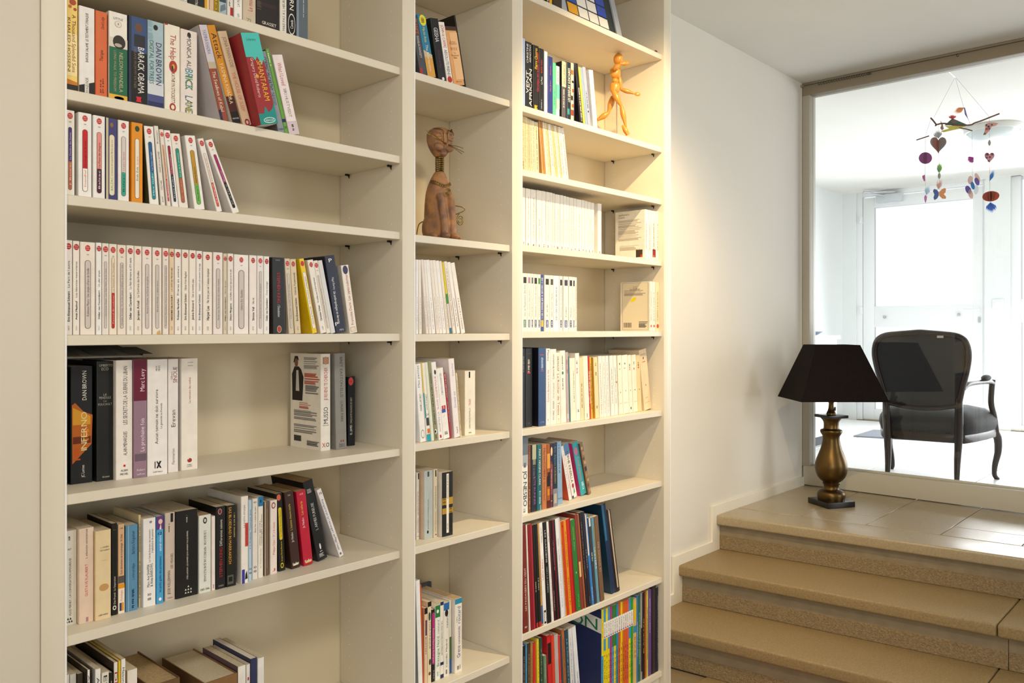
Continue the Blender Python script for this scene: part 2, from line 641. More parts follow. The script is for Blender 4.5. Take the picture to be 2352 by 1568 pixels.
# tiles of the lower floor beside the first step
flo = bpy.data.objects['floor']
for i, (xa, xb, ya, yb, m) in enumerate(((2.30, 3.0, -0.015, -0.155, M_STONE), (2.30, 3.0, -0.158, -0.60, M_TERRA), (2.30, 3.0, -0.604, -1.05, M_STONE), (1.85, 2.296, -0.015, -0.5, M_STONE), (1.85, 2.296, -0.504, -1.0, M_TERRA))):
    box('floor_tile', (xa, yb, -0.02), (xb, ya, 0.0), m, flo, 0.002, 1)

bb = MB().prism([(2.60, 0.02), (4.41, 0.02), (4.41, 0.535), (3.385, 0.535), (3.385, 0.372), (3.05, 0.372), (3.05, 0.212), (2.60, 0.212)], YW - 0.014, YW, M_TRIM, 'y')
struct(bb.build('baseboard_back', bevel=0.003))

# ------------------------------------------------------------------ bookcase
ZO = 0.17
UPR = [(0.4985, 0.5405), (1.3245, 1.3665), (1.7335, 1.7775), (2.547, 2.591)]
BAYS = {'left': (0.5405, 1.3245), 'middle': (1.3665, 1.7335), 'right': (1.7775, 2.547)}
ZS = {'left': dict(top=2.177, A=1.8411, B=1.6176, C=1.4256, D=1.1694, E=0.8789, F=0.6211, G=0.215, bottom=-0.06),
      'middle': dict(top=2.168, a=1.8421, b=1.4234, c=1.1675, d=0.8842, e=0.620, f=0.234, bottom=-0.06),
      'right': dict(top=2.43, a=2.1771, b=1.8402, c=1.651, d=1.4285, e=1.1733, f=0.8843, g=0.6291, h=0.2802, i=-0.06)}
bookcase = thing('bookcase', (0, 0, 0), 'tall cream bookcase of three bays filled with books along the wall', 'bookcase')
for i, (a, b) in enumerate(UPR):
    u = box('upright', (a, -0.008, 0), (b, 0.256, 2.6), M_SHELF, bookcase, 0.0022, 2)
    box('edge_highlight', (b - 0.0030, -0.0086, 0.001), (b + 0.0004, -0.004, 2.599), M_HIGHLIGHT_CAPS, u)  # white strip painting the daylight highlight on the right chamfer
    if i:
        h = MB()
        for yy in (0.035, 0.214):
            z = 0.21
            while z < 2.5:
                h.faces([(a - 0.0003, yy + 0.0022 * math.cos(t * math.pi / 3), z + 0.0022 * math.sin(t * math.pi / 3)) for t in range(6)], [(0, 1, 2, 3, 4, 5)], M_HIGHLIGHT_CAPS)
                z += 0.032
        tag(h.build('pin_hole_caps', u), kind='stuff')
box('back_panel', (0.4985, 0.2575, 0), (2.591, 0.2685, 2.6), M_BACK, bookcase)
box('top_board', (0.4985, -0.008, 2.6), (2.591, 0.2685, 2.622), M_SHELF, bookcase, 0.002)
box('plinth', (0.542, 0.01, 0.0), (2.546, 0.03, 0.09), M_SHELF, bookcase)
pin_me = None
for bay, (xa, xb) in BAYS.items():
    for k, z in ZS[bay].items():
        z += ZO
        sh = box('shelf', (xa + 0.0004, 0, z - 0.0195), (xb - 0.0006, 0.2565, z), M_SHELF, bookcase, 0.0012, 1)
        if k in 'BCDbcde':
            for yy in (0.035, 0.214):
                if pin_me is None:
                    p = MB().box((-0.012, -0.0025, -0.0045), (0, 0.0025, 0), M_PIN)
                    p.prism([(-0.006, 0), (-0.0001, 0), (-0.0001, -0.011)], -0.0012, 0.0012, M_PIN, 'y')
                    o = p.build('shelf_pin', sh)
                    pin_me = o.data
                else:
                    o = bpy.data.objects.new('shelf_pin', pin_me)
                    COL.objects.link(o)
                    o.parent = sh
                o.location = (xb - 0.0008, yy, z - 0.0197)

# ------------------------------------------------------------------ books
ORD = ('first second third fourth fifth sixth seventh eighth ninth tenth eleventh twelfth thirteenth fourteenth fifteenth sixteenth '
       'seventeenth eighteenth nineteenth twentieth twenty-first twenty-second twenty-third twenty-fourth twenty-fifth twenty-sixth '
       'twenty-seventh twenty-eighth twenty-ninth thirtieth thirty-first thirty-second thirty-third thirty-fourth thirty-fifth '
       'thirty-sixth thirty-seventh thirty-eighth thirty-ninth fortieth forty-first forty-second forty-third forty-fourth').split()


def L(a, b, author, title, split=.36, ca='fff', cb='222', num=True, top=.8, bg=None, oval='c3343a', n='3158'):
    """pocket series spine: red oval on top, a two-colour pill with title and author reading upwards"""
    s = f'O,{oval},.5,.935,4.6,1.25|H,f3d9c8,.947,5.4,.5,.2,livre|H,f3d9c8,.925,5.8,.5,.2,poche|'
    if num:
        s += f'H,777,.865,4,.5,.2,{n}|'
    if a:
        s += f'p,{b},.33,.67,.07,{top}|'
        if a != b:
            s += f'p,{a},.33,.67,.07,{split}|r,{a},.33,.67,{split - .06},{split}|'
        s += f'u,{ca},.12,{split - .02},.5,.15,{author}|' if author else ''
        s += f'u,{cb},{split + .02},{min(top - .06, split + .03 + .016 * len(title))},.5,.15,{title}'
    return s


def D(author, title, a0=.14, a1=.46, t1=.78, pil='efe3d2'):
    return (f'O,b32a30,.5,.935,4.6,1.25|H,f3d9c8,.947,5.4,.5,.2,livre|H,f3d9c8,.925,5.8,.5,.2,poche|'
            f'u,161616,{a0},{a1},.5,.3,{author}|u,161616,{a0 + .0015},{a1 + .0015},.51,.3,{author}|u,333,{a1 + .04},{t1},.5,.28,{title}|u,999,.045,.095,.5,.2,3{len(title)}{len(author)}')


def G(author, title, t1=.72, a0=.2):
    return L('cfc6bf', 'cfc6bf', '', '', .3, top=.8) + f'|u,4b3a34,{a0},{t1},.5,.17,{author}  {title}'


POCK = {}
BK = [0]


def make_book(w, h, dep, col, prints, cov=None, pg=None, hard=False, seed=0):
    root = bpy.data.objects.new('book', None)
    root.empty_display_size = 0.03
    COL.objects.link(root)
    m = cover_mat(col)
    mc = cover_mat(cov) if cov else m
    t = min(0.0022 if hard else 0.0007, w * 0.12)
    r = min(0.0016, w * 0.22)
    out = [(0, dep), (0, r), (r * .3, r * .3), (r, 0), (w - r, 0), (w - r * .3, r * .3), (w, r), (w, dep)]
    inn = [(w - t, dep), (w - t, r + t * .5), (t, r + t * .5), (t, dep)]
    o = MB()
    if cov and cov != col:
        o.prism([(0, dep), (0, r), (t, r), (t, dep)], 0, h, mc)
        o.prism([(w - t, dep), (w - t, r), (w, r), (w, dep)], 0, h, mc)
        o.prism([(0, r), (r * .3, r * .3), (r, 0), (w - r, 0), (w - r * .3, r * .3), (w, r), (w - t, r + t * .4), (t, r + t * .4)], 0, h, m)
    else:
        n = len(out)
        q = out + inn
        N = len(q)
        v = [(x, y, 0) for x, y in q] + [(x, y, h) for x, y in q]
        f = [(i, (i + 1) % N, N + (i + 1) % N, N + i) for i in range(N)]
        for z0 in (0, N):
            fl = [(z0, z0 + 1, z0 + 10, z0 + 11), (z0 + 1, z0 + 2, z0 + 3, z0 + 10), (z0 + 3, z0 + 4, z0 + 9, z0 + 10), (z0 + 4, z0 + 5, z0 + 6, z0 + 9), (z0 + 6, z0 + 7, z0 + 8, z0 + 9)]
            f += [tuple(reversed(k)) if z0 == 0 else k for k in fl]
        o.faces(v, f, m)
    o.build('cover', root)
    ins = 0.003 if hard else 0.0004
    box('pages', (t, r + t * .6, ins), (w - t, dep - (0.003 if hard else 0.0006), h - ins), {None: M_PAGES, 'w': M_PAGEW, 't': M_PAGET}[pg], root)
    if prints:
        p = Print(w, h, seed)
        p.run(prints)
        tag(p.mb.build('spine_print', root), kind='stuff')
    return root


def row(bay, key, name, S, dep, items):
    """items: (px left, px right at the foot, px top, colour, look, prints, options); pixel columns are turned into metres on the plane y=S"""
    xa, xb = BAYS[bay]
    z = ZS[bay][key] + ZO
    prev = None
    gap = min(v for v in list(ZS[bay].values()) + [2.43] if v > ZS[bay][key] + .01) - ZS[bay][key] - 0.0195 - 0.0015
    for i, it in enumerate(items):
        x0, x1, yt, col, look, pr = it[:6]
        o = it[6] if len(it) > 6 else {}
        s = o.get('S', S)
        A, B = on_y(x0, 700, s)[0], on_y(x1, 700, s)[0]
        xt = o.get('t')
        T = on_y(xt, yt, s) if xt else on_y(x0, yt, s)
        hz = T[2] - z
        th = math.atan2(A - T[0], hz) if xt else 0
        A = max(A, xa + 0.0006)
        if prev:
            pA, pw, pth, pH = prev
            # stay clear of the book to the left, at its foot and at its top
            pr_x = pA + pw * math.cos(pth)
            pr_z = pw * math.sin(pth)
            A = max(A, pr_x + 0.0004 + (pr_z * math.tan(pth)))
            zt = min(pH * math.cos(pth) + pr_z, hz)
            px_top = pr_x - (zt - pr_z) * math.tan(pth)
            lim = (A - px_top - 0.0004) / max(zt, .01)
            th = min(th, math.atan(lim)) if lim < math.tan(th) else th
        if th == 0 and xa + 0.0006 > A:
            A = xa + 0.0006
        w = max((B - A) / math.cos(th) if B - A > 0.002 else 0.004, 0.0035) - 0.0004
        H = min(hz / math.cos(th), (gap - w * math.sin(th)) / math.cos(th))
        if A + w > xb - 0.0005:
            w = xb - 0.0008 - A
        if xt is None:
            H = min(H, o.get('maxh', 9))
        BK[0] += 1
        dd = min(o.get('d', dep), 0.254 - s)
        b = make_book(w, H, dd, col, pr, o.get('c'), o.get('pg'), o.get('hard', False), BK[0])
        b.location = (A, s, z + 0.0003)
        b.rotation_euler = (0, -th, 0)
        n = f'{ORD[i]} from left, {name} shelf, {bay} bay'
        tag(b, f'{look}, {n}', 'book', f'books on the {name} shelf of the {bay} bay')
        prev = (A, w, th, H)


load_glyphs("ABCDEFGHIJKLMNOPQRSTUVWXYZabcdefghijklmnopqrstuvwxyz0123456789.,'-/&!:()éèêàâôîçÉÈ+")
PB = 'paperback'

# ---- left bay
row('left', 'A', 'top', .010, .15, [
    (397, 409, -60, 'w', 'slim white book', ''),
    (410, 431, -60, 'efe9dc', 'white book with grey foot lettering', 'h,555,.12,.8,.5,.3,ELZO'),
    (432, 470, -70, '1d1a18', 'black book with small white lettering', 'u,e8e2d8,.05,.28,.5,.3,MALLORIE'),
    (470, 480, -60, 'e2a52f', 'slim mustard yellow book', 'r,f0d9a0,.6,1,0,1'),
    (481, 492, -60, 'ddc0a4', 'slim pinkish book', ''),
    (493, 501, -60, 'c6a41e', 'thin ochre book', 'q,7a5d10,.05,.4,.5,.5'),
    (502, 521, -60, 'a9bcc6', 'pale blue picture book with yellow edge', 'r,c9b437,0,.12,0,1|g,6b7f8d,.2,.06,.9,.16,.8,.3,.25,.22|r,3c4c55,.1,.9,.32,.4'),
    (522, 536, -60, 'd9d0c0', 'thin beige book with red block', 'r,b0282c,.5,.95,.05,.24|q,444,.26,.6,.4,.2'),
    (538, 557, -60, 'f1ece2', 'plain white book with small foot print', 'u,444,.06,.14,.5,.3,K.LIPO|u,555,.3,.6,.5,.3,LA MAISON'),
    (558, 588, -60, 'd3c2ab', 'beige book with red title', 'u,b8432f,.26,.7,.55,.36,Le moine et|h,8d8a6a,.05,.5,.5,.3,ZL'),
    (589, 642, -70, '221c1a', 'thick glossy black book', 'h,e8e0d2,.09,.62,.55,.2,GRASSET|r,3b2b2a,.2,.85,.38,.45|q,5a4c44,.3,.9,.12,.2', {'d': .16}),
    (643, 659, -60, 'ded6c5', 'cream book with slanted grey title', 'u,555,.05,.6,.55,.36,MAIS PAS A L HEURE'),
    (660, 680, -62, '17161a', 'black book with large white letters', 'd,f4f0e8,.42,.75,.5,.5,BARN|o,e8e2d8,.5,.19,.42,2.6|o,17161a,.5,.19,.37,2.6|u,f4f0e8,.12,.26,.5,.32,Canada'),
    (681, 708, -60, '5c6872', 'grey blue book in plastic wrap', 'r,8390a0,.0,.2,0,1|q,b9c2c9,.35,.95,.6,.08'),
])
row('left', 'B', 'second', .012, .13, [
    (153, 179, -14, 'f0cf6a', 'yellow book with brown script', 'r,1f1712,0,1,0,.07|g,c87a1e,0,.07,1,.07,1,.1,0,.125|r,f5dfa0,.05,.95,.16,.6|d,7a3a17,.2,.8,.66,.34,A Thousand Splendid Suns|d,5b3a1c,.2,.76,.22,.26,KHALED HOSSEINI|o,a8461f,.55,.93,.3,1|o,c06a2a,.3,.88,.16,1|o,a8461f,.75,.86,.15,1'),
    (181.5, 218, 12, 'e6e0d8', 'white book with black foot', 'g,161514,0,0,1,0,1,.155,0,.09|r,ece6de,.36,.63,0,.2|u,222,.02,.19,.5,.19,RIVAGES/NOIR|u,222,.37,.93,.5,.17,BAROUK SALAME  LE TESTAMENT SYRIAQUE'),
    (219, 247, 23, 'd9652a', 'plain orange book', 'u,5b1d10,.42,.55,.5,.3,Therapie|u,7a2a14,.8,.94,.6,.26,David Lodge|q,7a2a14,.05,.2,.45,.12|q,7a2a14,.05,.22,.65,.12'),
    (250, 293, 24, 'ece2cf', 'cream and green book with portrait', 'r,e9b43a,0,1,0,.065|r,1d6647,.02,1,.065,.60|r,ded5c4,.05,1,.60,.71|o,2e2824,.55,.665,.34,1.15|o,b8afa2,.5,.63,.2,.5|d,bfb58a,.1,.55,.66,.2,NELSON MANDELA|d,a89f72,.1,.56,.33,.14,LONG WALK TO FREEDOM|h,777,.93,.5,.5,.12,LITTLE|o,999,.5,.87,.18,1|o,ece2cf,.5,.87,.165,1|h,777,.87,.05,.5,.12,1|o,6e4f16,.55,.028,.27,.36|o,e9b43a,.55,.028,.25,.33|h,6e4f16,.028,.36,.55,.12,ABACUS'),
    (295, 338, 34, '17233f', 'dark navy book with white capitals', 'r,101014,.15,1,0,.6|r,35507e,.15,1,.6,1|o,6b4a3c,.55,.88,.2,1.3|r,2a2a33,.3,.9,.66,.80|d,f2efe8,.13,.66,.68,.34,BARACK OBAMA|d,7a6a58,.18,.65,.36,.14,DREAMS FROM MY FATHER|g,d8202a,.4,.03,.7,.03,.65,.06,.7,.09,.4,.09,.45,.06'),
    (339, 376, 45, 'a9c3cb', 'light blue book with purple title', 'r,d5dbe0,0,1,.05,.3|r,2b2f5e,0,1,0,.07|r,4a5288,0,1,.07,.15|d,4a2a63,.27,.76,.70,.36,DAN BROWN|d,3d6a68,.27,.77,.25,.26,DIGITAL FORTRESS|o,1e2226,.5,.93,.14,1.2|q,8fb0c0,.78,1,.2,.3'),
    (378, 414, 53, 'eee3c8', 'cream book with red title', 'r,b03028,0,.2,.985,1|d,b53a32,.6,.89,.55,.36,The Help|o,b5402f,.55,.52,.26,1.5|o,e0b040,.55,.52,.1,1.5|o,2f3b4a,.5,.5,.06,3|d,8a5a3f,.1,.45,.55,.24,KATHRYN STOCKETT|o,a3372c,.52,.05,.2,1.3|o,eee3c8,.52,.05,.11,1.3'),
    (415, 453.5, 65, 'e6d3c6', 'pinkish book with teal block capitals', 'o,2c2a2a,.5,.945,.11,1.4|d,5b4f4f,.55,.93,.5,.26,MONICA ALI|d,3f8ea5,.29,.54,.5,.46,BRICK|d,6a8a4a,.3,.46,.505,.42,IC|d,2c6f88,.02,.22,.5,.46,LANE|d,c0b24a,.02,.14,.505,.36,NE'),
    (508, 525.5, 57, '9a4a32', 'leaning rust book with lilac top', 'r,d5d0da,0,1,.62,1|r,c7b9a0,.0,1,.55,.62|d,6a6a90,.7,.95,.5,.46,YASMINA KHADRA|d,efe2d2,.1,.52,.5,.44,The Swallows of Kabul|r,26304f,0,.3,0,.12', {'t': 456.6, 'c': 'cfc8cf'}),
    (535, 553, 58, 'dd941c', 'leaning orange book with dark title', 'r,4a1e18,0,1,.12,.28|r,191416,0,1,0,.12|d,3b2a20,.66,.92,.55,.62,Attack|d,f3dfb4,.2,.62,.5,.46,YASMINA KHADRA|h,ddd,.05,.8,.5,.3,VINTAGE', {'t': 475, 'c': 'e8ddcc'}),
    (559, 578.5, 72, 'e3c8a8', 'leaning beige book with pink capitals', 'd,8b7f80,.62,.94,.55,.4,JONATHAN COE|d,d87a6a,.15,.57,.5,.4,THE HOUSE OF SLEEP|o,9c2f4a,.55,.03,.28,1.3|o,e3c8a8,.55,.03,.14,1.3', {'t': 500}),
    (595, 639, 74, '9c2a30', 'thick red and turquoise leaning book', 'r,4fc3bb,0,1,.74,1|g,4fc3bb,0,.74,.3,.76,.5,.7,.62,.75,.8,.65,.95,.71,1,.66,1,.76,0,.76|r,1f9089,0,1,0,.12|g,1f9089,0,.12,.3,.11,.45,.2,.6,.13,.85,.17,1,.24,1,0,0,0|d,f0b632,.26,.7,.68,.3,SHANTARAM|o,e0a030,.4,.53,.08,1.2|d,e8cfc6,.3,.73,.3,.17,Gregory David Roberts|h,2c6f6c,.93,.5,.5,.12,Literary|o,e8f0ee,.55,.045,.34,.42|o,1f9089,.55,.045,.31,.36|h,e8f0ee,.045,.5,.55,.14,ABACUS', {'t': 548, 'S': -.022, 'c': 'a5333a', 'pg': 'w'}),
    (640, 654.5, 118, '8f9aa5', 'leaning grey blue book', 'd,23272e,.52,.93,.5,.62,CORMAC McCARTHY|d,5a6470,.34,.5,.5,.62,THE ROAD|h,333,.04,.7,.5,.3,PAN', {'t': 596}),
    (655, 663.5, 112, '6aa63f', 'thin leaning green book', 'q,e8f0d8,.8,.98,.4,.3|r,1d2a5a,0,1,.14,.18|h,111,.08,.8,.5,.5,2', {'t': 608}),
    (665, 688, 126, 'e9d8d6', 'leaning pale pink book with red title', 'd,c0505a,.62,.9,.5,.4,What I Loved|d,8b7a80,.22,.58,.5,.28,SIRI HUSTVEDT|r,d6c4cc,0,1,0,.17|q,333,.05,.13,.5,.2', {'t': 625, 'c': 'efe4e2'}),
])
row('left', 'C', 'third', .014, .11, [
    (150.3, 172, 251.6, 'e5dcc8', 'pocket book with purple and copper pill', L('b5644a', '3b2f7a', 'J. Bourin', 'La Chambre des Dames', .4, 'f0d8c8', 'd8d0ea')),
    (180, 211, 257, 'f0ebe4', 'pocket book with red pill', L('f4f0ea', 'c8141f', 'Stendhal', 'Le rouge et le noir', .34, 'd8602c', '6a1014')),
    (214, 242, 264, 'efe9e2', 'pocket book with pink and plum pill', L('4a1836', 'e8928a', 'Balzac', 'La Peau de chagrin', .36, 'efe0e6', '402020')),
    (243.5, 269.5, 270, '3a3a78', 'worn navy pocket book with cream pill', 'p,e6dcc0,.3,.75,.06,.8|u,4ca23c,.12,.28,.52,.2,BALZAC|u,222,.3,.74,.52,.12,La duchesse de Langeais/La fille aux yeux d or|o,8a6a3a,.5,.92,.16,1.4|r,cdbf9a,0,.2,0,1'),
    (271, 297, 275, 'efe8e0', 'pocket book with green lower pill', L('3aa58c', 'd8cfca', 'Balzac', 'Le pere Goriot', .36, '123', 'c04a3a')),
    (302, 328.5, 280, 'e8930f', 'orange pocket book with white pill', 'o,2f4a2c,.5,.925,.2,1.3|p,efe6d6,.33,.66,.06,.8|u,222,.28,.45,.5,.17,Emile Zola|u,d87020,.48,.58,.5,.17,La terre'),
    (344, 366, 289, 'efe9e0', 'pocket book with two blue pill', L('17889a', '1a5a94', 'Max Gallo', 'Le beau rivage', .42, 'd8eef0', 'c8dcf0'), {'t': 330.6, 'c': '555c40'}),
    (370, 380.5, 289, 'e2d6c6', 'thin cream book', 'u,555,.05,.12,.5,.34,BLANC|u,555,.2,.32,.5,.34,VOLTAIRE|u,555,.42,.68,.5,.34,ZADIG OU LA DESTINEE|u,555,.78,.94,.5,.34,Roman', {'t': 353.5}),
    (384, 393.5, 297, 'e2d2bf', 'thin pocket book with orange pill', L('d04a52', 'e8a474', 'Raphaele', 'Mes nuits sont plus belles', .36, 'fff', '5a2a1a', False), {'t': 366}),
    (396, 411, 299, 'efe8e0', 'slim pocket book with crimson pill', L('223650', '94203a', 'Franz Kafka', 'La Metamorphose', .42, 'dfe8ef', 'f0d8dc'), {'t': 376, 'c': 'ddd5cc'}),
    (412, 433, 306, 'e9dccb', 'pocket book with teal and brown pill', L('b06044', '22907a', 'T. Rubin', 'Le jeu de la tentation', .4, 'd89070', 'c8e8de'), {'t': 390}),
    (447, 471, 311, 'efe9df', 'pocket book with mustard and green pill', L('6ab84e', 'c0922c', 'Flaubert', 'Madame Bovary', .34, '1d3a18', '3a2810'), {'t': 424, 'c': 'e4ddd4'}),
    (498, 511, 319, 'ebe2d8', 'slim leaning pocket book with red pill', L('d8574a', 'e8ded2', 'W.A. Jennings / I.M.', 'Les roses de la vie', .4, 'fff', 'b8604a', False), {'t': 454, 'c': 'e2d9d0'}),
    (535, 550, 323, 'ece4da', 'last leaning pocket book with magenta pill', L('1c1a1c', 'a02a6c', 'Kafka', 'Betrayal', .42, 'bbb', 'e8c0d4'), {'t': 472, 'c': 'e8e0d6'}),
])
row('left', 'D', 'fourth', .014, .11, [
    (149, 166.6, 551, 'e3d8cc', 'cream pocket book', D('Eric-Emmanuel Schmitt', 'La Part de l autre')),
    (168, 183, 553, 'e9dcc8', 'slim cream pocket book', D('Amin Maalouf', 'Les Identites meurtrieres', .16, .36)),
    (184.5, 219, 555, 'ead9c4', 'wide cream pocket book with grey pill', G('Robinson Misery', 'Une simple affaire de famille')),
    (221, 234, 557, 'f0ebe4', 'slim white pocket book', D('Didier van Cauwelaert', 'Un aller simple', .17, .48, .7)),
    (235, 250.5, 558.4, 'e3d6c8', 'cream pocket book with grey pill', G('Christiane Singer', 'Les Sept Nuits de la reine')),
    (251, 269, 560, 'ecd9bb', 'pocket book with red lower pill', L('c22a20', 'ecdab8', 'Pascal Bruckner', 'La Tentation de l innocence', .46, 'f0c8b8', '4a3020', top=.85)),
    (270, 290, 562, 'e6d3ba', 'cream pocket book with long grey pill', G('Christine Arnothy', 'On ne fait jamais vraiment ce que l on veut', .78, .1)),
    (291, 308, 563, 'ece0d0', 'cream pocket book', D('Didier van Cauwelaert', 'La Nuit derniere au XV siecle', .17, .47, .86)),
    (308.6, 326, 564.6, 'ead8c2', 'tan-white pocket book', D('Jacques Attali', 'La Confrerie des Eveilles', .16, .38, .72)),
    (327, 349, 566, 'ead9c8', 'wide pocket book with grey pill', G('Bernard Werber', 'Le Pere de nos peres', .66, .24)),
    (350.5, 372, 568, 'ead9c6', 'pocket book with grey pill and stained foot', G('Bernard Werber', 'L Ultime Secret', .62, .26) + '|g,cfa868,.45,0,.9,0,.8,.05,.5,.03'),
    (374, 388, 569.5, 'e8d4c4', 'slim pocket book with pale grey pill', G('Professeur Marcel Rufo', 'Freres et soeurs, une maladie d amour', .78, .1)),
    (389, 400.5, 571, 'e6cfae', 'thin tan pocket book', D('GREGOIRE DELACOURT', 'LA LISTE DE MES ENVIES', .16, .46, .78)),
    (401.4, 416.6, 572, 'efe4d6', 'slim cream pocket book', D('Professeur Marcel Rufo', 'Freres et soeurs', .17, .42, .8)),
    (418, 434, 573, 'eadbc4', 'cream pocket book', D('Eric-Emmanuel Schmitt', 'Ulysse from Bagdad', .17, .48, .74)),
    (435, 450.5, 574.5, 'efdfca', 'pale pocket book', D('Janine Boissard', 'Sois un homme, papa', .17, .4, .66)),
    (451.4, 465, 576, 'efe5da', 'slim white pocket book', D('Eric-Emmanuel Schmitt', 'Concerto a la memoire d un ange', .17, .48, .85)),
    (466.6, 488, 578, 'eddcc6', 'cream pocket book', D('Harper Lee', 'Ne tirez pas sur l oiseau moqueur', .17, .34, .8)),
    (490, 512, 579, 'e8d8d0', 'pinkish pocket book with grey pill', G('Harper Lee', 'Ne tirez pas sur l oiseau moqueur', .68, .17)),
    (513, 522, 582, 'd8ccb4', 'thin worn pocket book', D('Didier van Cauwelaert', 'Hors de moi', .16, .46, .66)),
    (523, 536.5, 582, 'e8dcc8', 'slim pocket book with torn top', D('Dinaw Mengestu', 'Les belles choses que porte le ciel', .17, .38, .8)),
    (538, 571, 584, 'efe3da', 'wide white pocket book with grey pill', G('Umberto Eco', 'Baudolino', .56, .3)),
    (573, 590, 586, 'efe0d4', 'white pocket book', D('Simone Veil', 'Une vie', .17, .34, .46)),
    (591, 605.5, 587, 'e6dcd6', 'pocket book with lilac grey pill', G('Francoise Giroud', 'Les taches du leopard', .64, .2)),
    (606.5, 619, 588.5, 'efe8e2', 'slim white pocket book', D('Didier van Cauwelaert', 'Corps etranger', .17, .46, .68)),
    (627, 656, 590.6, '131516', 'thick black book with red capitals', 'd,b8202a,.4,.8,.5,.24,STEPHEN KING|d,ddd,.22,.38,.5,.2,/ Desolation|h,a8a890,.965,.36,.45,.13,CHOIX|o,d8b8a0,.5,.06,.18,1.4|o,a8402a,.5,.06,.15,1.4', {'t': 624.5, 'c': '3a2f22'}),
    (664, 676, 594, 'd9cbb4', 'thin beige pocket book', G('Paulo Coelho', 'Veronika decide de mourir', .66, .2), {'t': 653.5}),
    (678, 692, 595, 'ddcbaa', 'slim tan pocket book', D('Eric-Emmanuel Schmitt', 'Odette Toulemonde', .17, .48, .82), {'t': 662}),
    (718, 729, 595, 'f0cf18', 'bright yellow leaning pocket book', 'o,c33a40,.5,.935,.36,1.3|p,f3ecdf,.22,.78,.06,.82|u,333,.12,.36,.5,.26,Chantal de Senneville|u,333,.4,.76,.5,.24,Les nouveaux pedagogues', {'t': 687, 'c': 'f2cf16'}),
    (737, 750, 598, 'e9dfd2', 'white leaning pocket book', D('Christine Orban', 'N oublie pas d etre heureuse', .17, .38, .76), {'t': 706, 'c': 'dcc9c4'}),
    (750.8, 760, 599, 'e6d9c2', 'thin leaning pocket book with pill', G('Bernard Werber', 'Nos amis les humains', .62, .22), {'t': 716}),
    (760.8, 771, 599, 'c9c7c8', 'plain grey leaning booklet', '', {'t': 728, 'c': 'c4c4c6'}),
    (772, 795, 588.6, '1b2138', 'dark navy leaning book', 'd,cfd3dc,.56,.72,.5,.2,Nigel Barley|d,f0f0f0,.12,.54,.45,.24,Un anthropologue en deroute|h,fff,.94,.3,.5,.3,P|h,fff,.12,.3,.2,.3,P|h,ccc,.035,.4,.6,.16,P176', {'t': 745, 'c': '232636'}),
    (804, 821, 610, 'eadcc8', 'short cream leaning book', 'o,3d3b60,.5,.93,.34,1.4|u,a83a34,.12,.86,.5,.34,Francoise Dorin  Les jupes-culottes|r,b89a84,.15,.8,.02,.09|r,eadcc8,.2,.75,.026,.084', {'t': 783, 'c': 'efe2cc'}),
])
